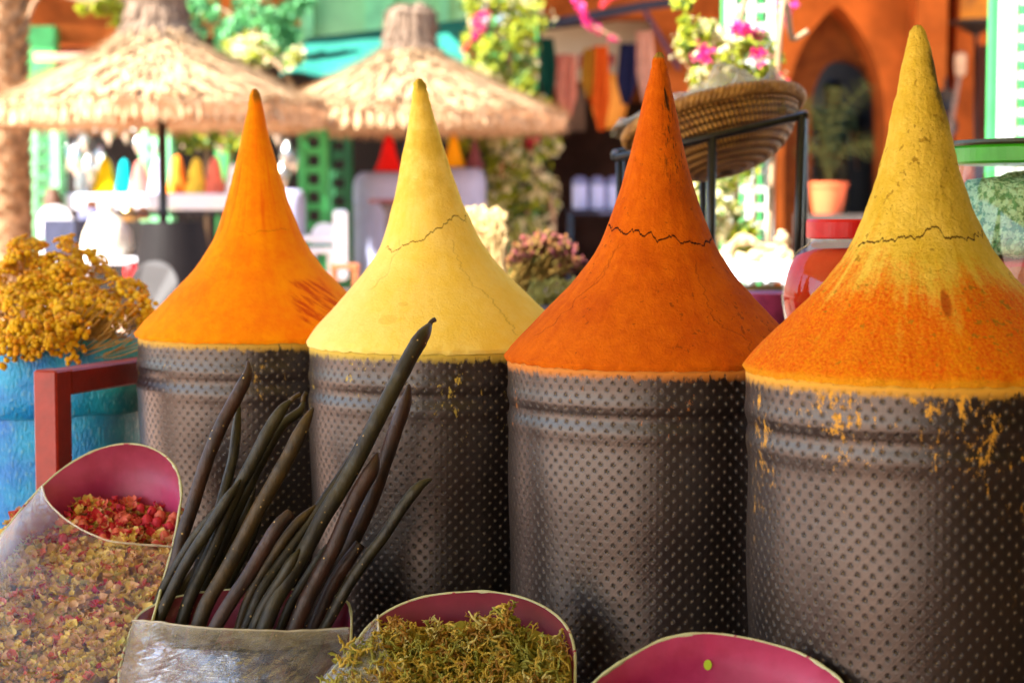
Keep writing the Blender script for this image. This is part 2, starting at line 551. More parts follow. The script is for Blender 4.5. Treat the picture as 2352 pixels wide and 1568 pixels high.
def over4(g, u, v, O, col, mott, streak):
    spot = g.noise(O, 300, 4, .8)
    thr = g.m('ADD', .70, g.m('MULTIPLY', g.m('SUBTRACT', u, .42), .12))
    f = g.m('ADD', g.m('ADD', v, g.m('ADD', g.m('MULTIPLY', g.m('SUBTRACT', streak, .5), .36), g.m('MULTIPLY', g.m('SUBTRACT', g.noise(O, 11, 4, .6), .5), .40))), g.m('MULTIPLY', g.m('SUBTRACT', spot, .5), .20))
    m = g.ss(g.m('SUBTRACT', f, thr), -.07, .13)
    hot = g.mix(g.ss(g.m('ADD', g.m('MULTIPLY', spot, .75), g.m('MULTIPLY', streak, .25)), .36, .64), (.84, .30, .003), (.74, .075, .001))
    hot = g.mix(g.m('MULTIPLY', g.ss(streak, .56, .70), .55), hot, (.82, .50, .02))
    col = g.mix(m, col, hot)
    edge = g.m('MULTIPLY', g.ss(g.m('ADD', v, g.m('MULTIPLY', g.m('SUBTRACT', g.m('ADD', spot, mott), 1.0), .05)), .985, 1.003), .45)
    col = g.mix(edge, col, (.80, .47, .02))
    du = g.m('DIVIDE', g.m('SUBTRACT', u, .497), .0075); dv = g.m('DIVIDE', g.m('SUBTRACT', v, .795), .040)
    dd = g.m('ADD', g.m('MULTIPLY', du, du), g.m('MULTIPLY', dv, dv))
    col = g.mix(g.m('MULTIPLY', g.ss(g.m('ADD', dd, g.m('MULTIPLY', spot, 3.0)), 2.6, 2.0), .8), col, (.38, .06, .003))
    n = g.noise(O, 46, 5, .75)
    st = g.m('MULTIPLY', g.m('MULTIPLY', g.ss(v, .05, .10), g.ss(v, .36, .18)), g.ss(g.m('ADD', g.m('MULTIPLY', u, 3.2), g.m('MULTIPLY', n, .8)), 2.22, 2.46))
    col = g.mix(g.m('MULTIPLY', st, .93), col, (.035, .028, .008))
    br = g.m('MULTIPLY', g.ss(u, .47, .60), g.m('MULTIPLY', g.ss(v, .72, .5), g.ss(g.m('ADD', g.m('MULTIPLY', spot, .6), g.m('MULTIPLY', mott, .4)), .40, .62)))
    return g.mix(g.m('MULTIPLY', br, .4), col, (.52, .36, .02))

CM = [
 cone_material('orange_powder', (.91, .32, .002), (.84, .185, .002), over1, [(.44, .66, .585, -.10, .05, 16, .0016, 2.2)], [], (.50, .14, .004), .0011, 300),
 cone_material('yellow_powder', (.93, .74, .20), (.88, .64, .09), over2, [(.335, .70, .585, -.42, .085, 17, .0034, 4.4)],
               [(.60, .99, .545, .16, .07, 12, .0022, 1.3), (.60, .80, .41, -.1, .05, 14, .0018, 6.1)], (.16, .09, .008), .0011, 300),
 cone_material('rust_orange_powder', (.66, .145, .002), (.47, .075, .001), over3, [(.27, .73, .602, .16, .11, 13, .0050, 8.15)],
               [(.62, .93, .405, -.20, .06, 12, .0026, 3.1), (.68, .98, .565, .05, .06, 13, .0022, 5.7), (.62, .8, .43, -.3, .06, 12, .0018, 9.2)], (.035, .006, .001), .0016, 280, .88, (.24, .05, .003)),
 cone_material('yellow_and_red_powder', (.88, .64, .10), (.68, .46, .03), over4, [(.30, .72, .618, -.06, .12, 14, .0046, 3.35)],
               [(.42, .60, .56, .1, .10, 22, .0026, 2.6)], (.10, .045, .004), .0040, 230, .86, (.34, .19, .01))]
CLAB = ['plain bright orange spice cone with a red scrape, on the leftmost drum',
        'pale yellow spice cone with a jagged crack round its waist',
        'rust orange spice cone with a long dark crack and flaked tip',
        'rough yellow spice cone turning orange red at its foot, rightmost of the row']
for i, (cx, ry, dep, R, tx, ty) in enumerate(DR):
    c, R = rims[i]
    tip = W(tx, ty, dep)
    H = tip.z-c.z
    n, m = 180, 150
    b = MB(); vs = []; uvs = []; fs = []
    amp = (.0016, .0016, .0020, .0032)[i]
    for j in range(m+1):
        t = (j/m)**.85
        r = interp(PT, t)*R
        z = c.z+.004+H*(1-t)
        k = 1-t
        # gentle sideways lean of the upper part
        lean = (tip.x-c.x)*k**.8
        for q in range(n):
            an = 2*math.pi*q/n
            d3 = Vector((-math.sin(an), math.cos(an), 0))
            p = Vector((c.x+lean, c.y, z))+d3*r
            nz = mn.noise(p*9+Vector((i*5, 0, 0)))*amp*1.3+mn.noise(p*34)*amp*.55+mn.noise(p*90)*amp*.28
            if t < .06: nz += mn.noise(p*160)*.0022
            if t > .985: nz += mn.noise(Vector((an*14, i, 0)))*.0028
            p += d3*nz*min(1, r/.012)
            if t < .004: p.z += mn.noise(Vector((an*2, i*3, 1)))*.003
            vs.append(p); uvs.append((q/n, t))
    for q in range(n):   # small lip of powder that hangs over the rim
        an = 2*math.pi*q/n
        d3 = Vector((-math.sin(an), math.cos(an), 0))
        vs.append(Vector((c.x, c.y, c.z-.0012+.0022*mn.noise(Vector((an*11, i*2.0, 4)))+.0022*mn.noise(Vector((an*43, i*2.0, 7)))))+d3*(R-.0015+.002*mn.noise(Vector((an*14, i, 0)))))
        uvs.append((q/n, 1.01))
    for j in range(m+1):
        for q in range(n):
            q2 = (q+1) % n
            fs.append((j*n+q, j*n+n+q, j*n+n+q2, j*n+q2))
    top = len(vs); vs.append(Vector((tip.x, c.y, tip.z+.006))); uvs.append((.5, 0))
    for q in range(n): fs.append((top, q, (q+1) % n))
    b.add(vs, fs)
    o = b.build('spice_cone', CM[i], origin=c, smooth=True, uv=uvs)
    tag(o, CLAB[i], 'spice cone', 'cones of powdered spice on the drums')

# ---- bins cut on the slant, cling film, what they hold
def bin_paint(name, ca, cb):
    g = G(name)
    O = g.obj()
    n = g.noise(O, 11, 5, .6); s_ = g.noise(g.obj((1, 1, .12)), 60, 4, .6)
    col = g.mix(g.ss(n, .32, .68), ca, cb)
    col = g.mix(g.m('MULTIPLY', g.ss(s_, .5, .75), .25), col, tuple(min(1, x*1.7) for x in ca))
    chip = g.ss(g.noise(O, 30, 5, .7), .735, .745)
    col = g.mix(chip, col, (.28, .30, .18))
    return g.end(g.pbr(col, g.m('ADD', .34, g.m('MULTIPLY', n, .25)), 0, g.bump(g.m('ADD', n, g.m('MULTIPLY', s_, .3)), .0012), .5))
pinkA = bin_paint('pink_enamel_paint', (.24, .009, .062), (.38, .035, .13))
pinkB = bin_paint('plum_paint_and_shade', (.13, .004, .035), (.20, .010, .055))  # plum lining; in the pod bin its darkness stands for inner shade
binout = P('outer_bin_tin', (.25, .05, .06), .45, .3, 12, .0008, 60)
g = G('chipped_pale_green_edge')
rn = g.noise(g.obj(), 70, 4, .6)
edgem = g.end(g.pbr(g.mix(g.ss(rn, .60, .66), (.52, .56, .36), (.36, .05, .10)), .6, 0, g.bump(rn, .002)))

def make_bin(name, label, outline, yw, paint, zbot=.505, rimr=.0021, shrink=.80):
    (p0, y0), (p1, y1) = yw
    def mouth(px, py): return W(px, py, y0+(y1-y0)*(py-p0)/(p1-p0))
    loop2 = [(p.x, p.y) for p in smooth_loop([(x, y, 0) for x, y in outline], 6)]
    L = [mouth(*p) for p in loop2]
    c = sum(L, Vector())/len(L)
    t = thing(name, label, 'bin', (c.x, c.y, zbot), 'metal bins cut on the slant')
    n = len(L)
    def ring(k, ins):
        out = []
        for p in L:
            s_ = 1-(1-shrink)*k
            q = Vector((c.x+(p.x-c.x)*s_, c.y+(p.y-c.y)*s_, zbot+.003+(p.z-zbot-.003)*(1-k)))
            d = Vector((c.x-p.x, c.y-p.y, 0)).normalized()
            out.append(q+d*ins)
        return out
    b = MB(); vs = []; fs = []
    K = 8
    for k in range(K+1): vs += ring(k/K, 0)
    for k in range(K+1): vs += ring(k/K, .0022)
    o2 = (K+1)*n
    for k in range(K):
        for i in range(n):
            j = (i+1) % n
            fs.append((k*n+i, k*n+j, k*n+n+j, k*n+n+i))
    nf = len(fs)
    for k in range(K):
        for i in range(n):
            j = (i+1) % n
            fs.append((o2+k*n+i, o2+k*n+n+i, o2+k*n+n+j, o2+k*n+j))
    for i in range(n):
        j = (i+1) % n
        fs.append((i, o2+i, o2+j, j))
    fs.append(tuple(K*n+i for i in range(n)))
    b.add(vs, fs)
    b.m = [0]*nf+[1]*(len(fs)-nf)
    body = b.build('body', [binout, paint], t, smooth=True)
    rb = MB()
    rl = [p.copy() for p in L]+[L[0].copy()]
    rad = [rimr*(1+.5*mn.noise(Vector((i*.35, p0*.1, 0)))) for i in range(n+1)]
    rb.tube(rl, rad, 6, 0, False).build('rim', edgem, t, smooth=True)
    return t, mouth, loop2, L

def film_material(name, haze, tint, gloss, streaks=1.0, frm=.35, over=0):
    g = G(name)
    u, v = g.uv()
    n1 = g.noise(g.comb(g.m('MULTIPLY', u, 3.0), g.m('MULTIPLY', v, 26.0), .5), 1.6, 5, .65, .6)
    n2 = g.noise(g.comb(g.m('ADD', g.m('MULTIPLY', u, 14.0), g.m('MULTIPLY', v, 9.0)), g.m('MULTIPLY', v, 4.0), 1.5), 1.5, 5, .7, 1.2)
    fold = g.noise(g.comb(g.m('MULTIPLY', u, 2.2), g.m('MULTIPLY', v, 2.2), 8.5), 1.3, 3, .5, .8)
    wr = g.m('SUBTRACT', 1.0, g.m('MULTIPLY', g.m('ABSOLUTE', g.m('SUBTRACT', n2, .5)), 14.0), clamp=True)
    h = g.m('ADD', g.m('ADD', g.m('MULTIPLY', n1, .7), g.m('MULTIPLY', wr, .25)), g.m('MULTIPLY', fold, 2.6))
    nm = g.bump(h, .009, .8)
    fr = g.n('LayerWeight', {'Blend': .18, 'Normal': nm}).outputs['Fresnel']
    gl = g.n('BsdfGlossy', {'Color': (1, 1, 1), 'Roughness': .10, 'Normal': nm}).outputs[0]
    tp = g.n('BsdfTransparent', {'Color': tint}).outputs[0]
    df = g.n('BsdfDiffuse', {'Color': (.80, .80, .78), 'Normal': nm}).outputs[0]
    hz = g.m('ADD', haze, g.m('MULTIPLY', g.m('ADD', g.m('MULTIPLY', wr, .30), g.m('MULTIPLY', g.ss(n1, .5, .75), .35)), streaks*.6), clamp=True)  # white streaks along the wrinkles stand in for glints
    if over:   # sky glare painted as haze and gloss along its left side
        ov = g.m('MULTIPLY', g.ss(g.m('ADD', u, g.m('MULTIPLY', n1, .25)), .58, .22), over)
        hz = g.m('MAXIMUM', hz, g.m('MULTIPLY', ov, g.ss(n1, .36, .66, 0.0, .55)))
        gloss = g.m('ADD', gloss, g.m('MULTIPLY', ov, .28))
    base = g.n('MixShader', {0: hz, 1: tp, 2: df}).outputs[0]
    return g.end(g.n('MixShader', {0: g.m('ADD', gloss, g.m('MULTIPLY', fr, frm), clamp=True), 1: base, 2: gl}).outputs[0])

def make_film(label, mouth, top, bot, mat, bulge=.012, lift=.003, nv=22, tape=True):
    "cling film stretched over the lower part of a mouth; top and bot are picture polylines, left to right"
    T = smooth_path([(x, y, 0) for x, y in top], 10); B = smooth_path([(x, y, 0) for x, y in bot], 10)
    def res(P_, n):
        out = []
        for i in range(n+1):
            f = i/n*(len(P_)-1); k = min(int(f), len(P_)-2)
            out.append(P_[k].lerp(P_[k+1], f-k))
        return out
    n = 60
    T, B = res(T, n), res(B, n)
    a0, a1, a2 = mouth(0, 0), mouth(100, 0), mouth(0, 100)
    nrm = (a1-a0).cross(a0-a2).normalized()
    if nrm.y > 0: nrm = -nrm
    vs = []; uvs = []; fs = []
    for j in range(nv+1):
        for i in range(n+1):
            q = T[i].lerp(B[i], j/nv)
            bl = math.sin(math.pi*i/n)*bulge*min(1, .35+j/nv*2.2)
            p = mouth(q.x, q.y)+nrm*(lift+bl+.0022*mn.noise(Vector((i*.25, j*.3, top[0][0]))))
            vs.append(p); uvs.append((i/n, j/nv))
    for j in range(nv):
        for i in range(n):
            a = j*(n+1)+i
            fs.append((a, a+1, a+n+2, a+n+1))
    b = MB(); b.add(vs, fs)
    o = b.build('cling_film', mat, smooth=True, uv=uvs)
    # gathered thicker edge of the film
    eb = MB(); eb.tube([vs[i] for i in range(n+1)], .0016, 5)
    eb.build('gathered_edge', filmedge, o, smooth=True)
    return tag(o, label, 'cling film')

g = G('gathered_film_edge')
filmedge = g.end(g.n('MixShader', {0: .55, 1: g.n('BsdfTransparent').outputs[0], 2: g.pbr((.75, .70, .58), .25, 0, None, .8)}).outputs[0])

def fill_surface(poly, fz, hfun=None):
    "solid bed: for picture points in poly, the place on a plane through two given heights"
    (pA, yA, zA), (yB, zB) = fz
    def at(px, py):
        d = ray(px, py)
        # plane z = zA + (y-yA)*s
        s_ = (zB-zA)/(yB-yA)
        t = (zA-yA*s_-EYE)/(d.z-s_*d.y)
        return Vector((0, 0, EYE))+d*t
    return at
def bed(name, loop2, at, mat, parent=None, drop=.004, shrink=.97):
    cx = sum(p[0] for p in loop2)/len(loop2); cy = sum(p[1] for p in loop2)/len(loop2)
    b = MB(); vs = []; fs = []
    n = len(loop2)
    for k in range(9):
        s_ = shrink*(1-k/8)
        for x, y in loop2:
            p = at(cx+(x-cx)*s_, cy+(y-cy)*s_)
            p.z -= drop
            vs.append(p+Vector((0, 0, .006*mn.noise(p*60))))
    for k in range(8):
        for i in range(n):
            j = (i+1) % n
            fs.append((k*n+i, k*n+j, k*n+n+j, k*n+n+i))
    return b.add(vs, fs)

# rose petal bin -------------------------------------------------------------
petal_out = [(105, 1110), (160, 1066), (230, 1031), (300, 1020), (358, 1034), (400, 1070), (416, 1124), (410, 1185), (394, 1265), (372, 1345), (350, 1425), (322, 1520), (290, 1600), (240, 1670), (110, 1710), (-40, 1690), (-120, 1600), (-120, 1480), (-75, 1360), (-20, 1262), (42, 1178)]
tb, mo, lp, L = make_bin('petal_bin', 'tall pink slanted bin holding dried rose petals under film, at the left front', petal_out, ((1020, 2.62), (1720, 2.14)), pinkA)
at1 = fill_surface(None, ((1160, 2.60, .832), (2.16, .602)))
pcols = [(.66, .045, .075), (.76, .18, .13), (.84, .50, .28), (.88, .62, .18), (.54, .03, .09), (.48, .44, .10)]
pm = [leafmat('rose_petal_%s' % n_, c, .35, .25) for n_, c in zip(('red', 'rose', 'blush', 'straw', 'crimson', 'sepal_green'), pcols)]
def petal(b, p, nrm, s_, mi):
    a = nrm.orthogonal().normalized()
    a = Matrix.Rotation(uni(0, 6.28), 3, nrm) @ a
    c = nrm.cross(a)
    vs = []; fs = []
    cup = uni(.15, .6)*s_; tw = uni(-.5, .5)
    for j in range(4):
        v = j/3
        wd = (.25, .85, 1.0, .55)[j]*s_*.55
        for i in range(3):
            u = i-1
            vs.append(p+a*(v-.4)*s_+c*u*wd+nrm*(cup*(u*u*.8+(v-.5)**2*1.8)+tw*u*(v-.5)*s_*.6+uni(-.06, .06)*s_))
    for j in range(3):
        for i in range(2):
            k = j*3+i
            fs.append((k, k+1, k+4, k+3))
    b.add(vs, fs, mi)
b = MB()
lp_in = [(x, y) for x, y in lp]
cnt = 0
while cnt < 4200:
    px, py = uni(-110, 410), 1150+560*rnd()
    if not inpoly(px, py, lp): continue
    p = at1(px, py)
    hump = .010*math.sin((px-110)/300*math.pi) if 110 < px < 410 else 0
    hump += .013*mn.noise(Vector((px*.013, py*.013, 5)))
    if py < 1164+12*mn.noise(Vector((px*.03, 1, 1))): continue
    p.z += hump*min(1, max(0, (py-1140)/40.0))+uni(-.004, .006)
    nr = Vector((uni(-1, 1), uni(-1.1, .5), 1)).normalized()
    open_ = py < 1255
    r = rnd()
    if open_: mi = 0 if r < .24 else 1 if r < .46 else 2 if r < .62 else 3 if r < .78 else 4 if r < .93 else 5
    else: mi = 0 if r < .02 else 1 if r < .09 else 2 if r < .42 else 3 if r < .93 else 4 if r < .945 else 5
    petal(b, p, nr, uni(.006, .0155), mi)
    cnt += 1
for k in range(26):   # a few whole dried rosebuds
    px, py = uni(130, 400), uni(1180, 1270)
    if inpoly(px, py, lp):
        q = at1(px, py); q.z += .010
        b.blob(q, uni(.006, .009), 8, 6, random.choice((0, 1, 4)), (1, 1, 1.3), .12)
bd = bed('bed', lp, at1, pm[4]); o_ = len(b.v)
b.add(bd.v, bd.f, 2)
tag(b.build('rose_petals', pm, smooth=True), 'heap of dried red and yellow rose petals in the left pink bin', 'rose petals', None, 'stuff')
make_film('hazy cling film over the rose petals, with white sky glare painted on its left', mo,
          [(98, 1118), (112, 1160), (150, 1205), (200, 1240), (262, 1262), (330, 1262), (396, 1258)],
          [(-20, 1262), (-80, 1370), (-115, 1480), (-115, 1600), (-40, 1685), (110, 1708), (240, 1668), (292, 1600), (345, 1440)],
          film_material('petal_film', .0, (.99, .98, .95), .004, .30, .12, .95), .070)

# pod bin ---------------------------------------------------------------------
pod_out = [(300, 1450), (332, 1402), (420, 1368), (560, 1352), (700, 1356), (782, 1374), (805, 1402), (805, 1480), (794, 1568), (760, 1660), (640, 1730), (450, 1730), (322, 1680), (274, 1568)]
tb2, mo2, lp2, L2 = make_bin('pod_bin', 'slanted bin, shade painted into its plum lining, full of long brown pods, film stretched over its front', pod_out, ((1350, 2.40), (1730, 2.12)), pinkB)
make_film('shiny cling film across the front of the pod bin, blue and olive reflections', mo2,
          [(306, 1430), (350, 1440), (420, 1456), (500, 1466), (600, 1468), (700, 1462), (803, 1447)],
          [(276, 1560), (300, 1640), (400, 1715), (540, 1730), (640, 1728), (740, 1675), (794, 1568)],
          film_material('pod_film', .0, (.95, .95, .86), .42, .35, .35, .3), .062, .006)
def podmat(name, ca, cb):
    g = G(name)
    O = g.obj()
    n = g.noise(O, 26, 5, .6)
    st = g.noise(g.obj((1, 1, .15)), 120, 3, .6)
    col = g.mix(g.ss(g.m('ADD', g.m('MULTIPLY', n, .9), g.m('MULTIPLY', st, .1)), .38, .62), ca, cb)
    dot = g.n('TexVoronoi', {'Vector': O, 'Scale': 95.0}).outputs['Distance']
    k = g.m('MULTIPLY', g.ss(dot, .16, .09), g.ss(n, .50, .58))
    col = g.mix(k, col, (.50, .34, .12))
    return g.end(g.pbr(col, g.m('ADD', .36, g.m('MULTIPLY', n, .3)), 0, g.bump(g.m('ADD', g.m('MULTIPLY', n, 1.0), g.m('MULTIPLY', st, .12)), .0034), .5))
podA = podmat('olive_brown_pod', (.030, .025, .007), (.011, .009, .004))
podB = podmat('reddish_brown_pod', (.042, .016, .008), (.018, .008, .005))
podC = podmat('ochre_ribbed_pod', (.070, .042, .010), (.022, .015, .006))
PODS = [  # zoom-picture polyline (tip first), width, tip depth, base depth, material, label
 ([(575, 40), (574, 100), (520, 210), (455, 330), (395, 470), (350, 600), (310, 730), (262, 870), (232, 1000), (150, 1250), (100, 1400)], 62, 2.47, 2.33, podB, 'leftmost tall pod with a hooked thin tip, in front of the left drum'),
 ([(534, 230), (522, 340), (505, 490), (472, 620), (432, 760), (380, 900), (300, 1150), (240, 1400)], 46, 2.49, 2.36, podA, 'short thin pod directly behind the leftmost tall pod'),
 ([(785, 220), (740, 265), (672, 370), (600, 510), (530, 640), (470, 770), (415, 910), (350, 1050), (288, 1190), (225, 1400)], 58, 2.43, 2.28, podA, 'smooth olive pod with blunt bent tip, left of the ochre ribbed pod'),
 ([(838, 222), (822, 275), (740, 340), (672, 450), (600, 590), (520, 760), (440, 940), (330, 1200), (260, 1420)], 46, 2.47, 2.36, podA, 'pod with a pale stalk end, peeping out between the two tall left pods'),
 ([(882, 262), (842, 340), (770, 485), (692, 625), (612, 765), (524, 935), (450, 1070), (372, 1205), (300, 1420)], 66, 2.42, 2.25, podC, 'thick ochre ribbed pod pointing at the gap between the drums'),
 ([(610, 632), (560, 770), (480, 900), (400, 1060), (320, 1250), (260, 1420)], 44, 2.45, 2.36, podA, 'dark pod stub in the shade behind the ochre ribbed pod'),
 ([(505, 655), (420, 755), (332, 860), (250, 985), (172, 1125), (112, 1290), (80, 1420)], 44, 2.41, 2.30, podA, 'upper of the two curved pods leaning out over the left edge of the bin'),
 ([(540, 600), (468, 705), (385, 840), (302, 965), (225, 1105), (150, 1270), (100, 1420)], 52, 2.39, 2.27, podA, 'lower of the two curved pods leaning out over the left edge of the bin'),
 ([(778, 762), (722, 815), (650, 930), (580, 1050), (502, 1165), (432, 1280), (360, 1430)], 60, 2.34, 2.21, podB, 'short blunt ended pod in front, at the middle of the bin'),
 ([(898, 722), (830, 788), (760, 870), (680, 990), (612, 1100), (562, 1210), (500, 1420)], 46, 2.40, 2.27, podC, 'ribbed ochre pod with torn tip, right of the short blunt pod'),
 ([(1440, -138), (1425, -112), (1392, -62), (1338, 30), (1268, 165), (1190, 315), (1102, 490), (1012, 650), (925, 790), (850, 930), (765, 1075), (692, 1200), (620, 1400)], 70, 2.42, 2.22, podA, 'longest pod of all, its stalk reaching up across the pale yellow cone'),
 ([(1195, 285), (1130, 400), (1050, 540), (940, 700), (820, 870), (715, 1020), (630, 1150), (530, 1400)], 52, 2.45, 2.25, podA, 'pod lying close along the left side of the longest pod'),
 ([(1340, 150), (1322, 235), (1272, 375), (1222, 525), (1180, 650), (1122, 790), (1050, 930), (900, 1200), (800, 1420)], 66, 2.44, 2.33, podB, 'reddish pod standing just right of the longest pod'),
 ([(1188, 475), (1165, 550), (1102, 660), (1040, 790), (985, 920), (905, 1070), (840, 1200), (750, 1420)], 68, 2.37, 2.23, podB, 'thick pod, olive above and reddish below, in front of the tall reddish pod'),
 ([(1448, 598), (1385, 635), (1302, 740), (1222, 865), (1142, 970), (1062, 1085), (985, 1220), (880, 1420)], 50, 2.36, 2.25, podA, 'rightmost thin curved pod sticking out low over the bin edge'),
 ([(1108, 905), (1062, 970), (985, 1085), (935, 1190), (840, 1420)], 62, 2.37, 2.27, podB, 'broken off dark pod beside the rightmost thin pod'),
 ([(960, 900), (860, 1060), (770, 1210), (690, 1420)], 46, 2.38, 2.28, podA, 'dark pod in the shade right under the longest pod'),
 ([(820, 930), (740, 1060), (640, 1220), (560, 1420)], 50, 2.33, 2.23, podA, 'bluish dark pod low at the front, left of the longest pod'),
]
FILL = [(470, 850, 150, 1400), (640, 780, 330, 1400), (700, 830, 420, 1420), (900, 820, 620, 1420), (960, 1010, 720, 1430), (1040, 1060, 800, 1430), (380, 960, 120, 1400), (560, 900, 280, 1420), (1010, 900, 660, 1430), (760, 950, 470, 1420)]
for a, b_, c, e in FILL:
    PODS.append(([(a, b_), (a*.62+c*.38-8, b_*.62+e*.38), (a*.3+c*.7, b_*.3+e*.7), (c, e)], 54, 2.455, 2.37, podA, None))
for k, (pts, wd, d0, d1, pmt, lab) in enumerate(PODS):
    sp = smooth_path([((450+x/1.34)*.6481, (1250+y/1.34)*.6481, 0) for x, y in pts], 5)
    n = len(sp)
    d1 = min(d1+.085, 2.385) if lab else d1
    e0, e1 = sp[-6], sp[-1]
    sp += [e1+(e1-e0)*k_ for k_ in (.25, .5, .75, 1.0)]
    n = len(sp)
    r0 = wd/1.34*.6481/2/4200*2.32*1.14
    P3 = []; rad = []
    for i, q in enumerate(sp):
        f = i/(n-1)
        P3.append(W(q.x, q.y, d0+(d1-d0)*f))
        tl = min(1, i/7.0)
        broken = k in (8, 15)
        e = (.80+.2*tl) if broken else (.20+.80*math.sin(min(1, f*5.5)*math.pi/2)**1.3)
        rad.append(r0*e*(1+.07*mn.noise(Vector((i*.5, k*3.1, 0)))))
    b = MB(); b.tube(P3, rad, 14)
    o = b.build('cassia_pod', pmt, smooth=True)
    tag(o, lab or 'dark pod in the shadow at the back of the pod bin, behind the others', 'pod', 'long brown pods standing in the bin' if lab else 'shaded pods at the back of the bin')
    if k in (2, 3, 10):
        s = MB(); d = (P3[0]-P3[2]).normalized()
        s.tube([P3[0]-d*.004, P3[0]+d*.006, P3[0]+d*.011+Vector((.003, 0, 0))], [.0038, .0030, .0036], 8)
        s.build('stalk', podC, o, smooth=True)

# lichen bin -----------------------------------------------------------------------
li_out = [(742, 1568), (800, 1498), (866, 1420), (955, 1376), (1060, 1360), (1150, 1362), (1232, 1385), (1290, 1425), (1316, 1475), (1321, 1545), (1310, 1625), (1240, 1700), (1100, 1740), (900, 1730), (760, 1680), (716, 1625)]
tb3, mo3, lp3, L3 = make_bin('lichen_bin', 'low plum painted bin with chipped pale green edge, heaped with dry lichen', li_out, ((1360, 2.225), (1740, 1.99)), pinkB)
at3 = fill_surface(None, ((1450, 2.20, .752), (2.0, .668)))
lm = [leafmat('dry_lichen_%s' % n_, c, .4, .15) for n_, c in zip(('straw', 'olive', 'brown', 'pale'), ((.56, .40, .06), (.36, .35, .06), (.36, .19, .03), (.62, .54, .18)))]
lichen_top = [(855, 1450), (885, 1428), (930, 1432), (985, 1455), (1050, 1440), (1095, 1412), (1120, 1392), (1150, 1384), (1190, 1395), (1212, 1440), (1240, 1475), (1268, 1470), (1295, 1452), (1318, 1490)]
def ltop(px):
    return interp(lichen_top, px)
b = MB()
def strand(b, p, d, L_, r, mi, depth=0):
    n = 6; pts = [p]; q = p.copy(); dd = d.normalized()
    ax = Vector((uni(-1, 1), uni(-1, 1), uni(-1, 1))).normalized()
    rot = Matrix.Rotation(uni(.15, .75)*random.choice((-1, 1)), 3, ax)
    for i in range(n-1):
        dd = rot @ dd
        dd = (dd+Vector((uni(-.3, .3), uni(-.3, .3), uni(-.3, .3)))).normalized()
        q = q+dd*L_/n
        pts.append(q.copy())
        if depth < 2 and i in (1, 2, 3) and rnd() < .6:
            strand(b, q.copy(), (dd+Vector((uni(-1, 1), uni(-1, 1), uni(-.6, 1)))).normalized(), L_*.55, r*.7, mi, depth+1)
    b.tube(pts, [r*(1-.6*i/(n-1))*(1.5 if i % 2 else 1) for i in range(n)], 4, mi, False)
cnt = 0
while cnt < 1500:
    px = uni(745, 1315); py = uni(1385, 1735)
    if not inpoly(1030+(px-1030)*1.035, 1560+(py-1560)*1.02, lp3) or py < ltop(px)+6: continue
    p = at3(px, py)
    if py < 1450:   # the knob that rises against the back wall
        p = mo3(px, py)+Vector((0, -.022, -.004))
    p.z += .010*mn.noise(Vector((px*.015, py*.02, 2)))+uni(-.006, .004)
    s_ = mn.noise(Vector((px*.012, py*.014, 9)))
    r = rnd()+s_*.7
    mi = 1 if r < .30 else 0 if r < .75 else 2 if r < .95 else 3
    strand(b, p, Vector((uni(-1, 1)-(px-1030)/220, uni(-1, .4), uni(0, 1))), uni(.016, .034), uni(.0013, .0026), mi)
    cnt += 1
bd = bed('bed', lp3, at3, lm[2], drop=.012)
b.add(bd.v, bd.f, 1)
tag(b.build('dry_lichen', lm, smooth=True), 'tangled heap of dry olive and straw coloured lichen in the plum bin', 'lichen', None, 'stuff')
make_film('wrinkled cling film over the left corner of the lichen bin', mo3,
          [(868, 1414), (870, 1440), (874, 1475), (898, 1520), (940, 1556), (1000, 1590), (1120, 1640), (1300, 1640)],
          [(862, 1420), (800, 1496), (742, 1568), (722, 1630), (770, 1685), (900, 1728), (1100, 1738), (1240, 1700)],
          film_material('lichen_film', .10, (.92, .90, .82), .12, 1.0), .012)

# empty pink bin ---------------------------------------------------------------------
pk_out = [(1365, 1568), (1400, 1538), (1450, 1506), (1520, 1470), (1600, 1455), (1660, 1457), (1740, 1471), (1830, 1497), (1890, 1530), (1937, 1570), (1962, 1640), (1930, 1740), (1800, 1800), (1600, 1815), (1430, 1780), (1345, 1700), (1335, 1620)]
pinkC = bin_paint('bright_pink_enamel_paint', (.32, .010, .08), (.46, .04, .155))
tb4, mo4, lp4, L4 = make_bin('pink_bin', 'bright pink slanted bin with a chipped cream edge, in front of the two right drums', pk_out, ((1455, 1.935), (1815, 1.74)), pinkC)
# small green sticker on its inner back wall
stm = P('lime_sticker', (.42, .62, .03), .5, .1, 40)
ps = mo4(1625, 1458)+Vector((.0, -.0045, -.031))
MB().lathe([(.0001, -.0004), (.0042, -.0004), (.0042, .0004), (.0001, .0004)], ps, 20, 0, Matrix.Rotation(R_(90), 3, 'X') @ Matrix.Scale(1.35, 3, (0, 1, 0))).build('sticker', stm, tb4)
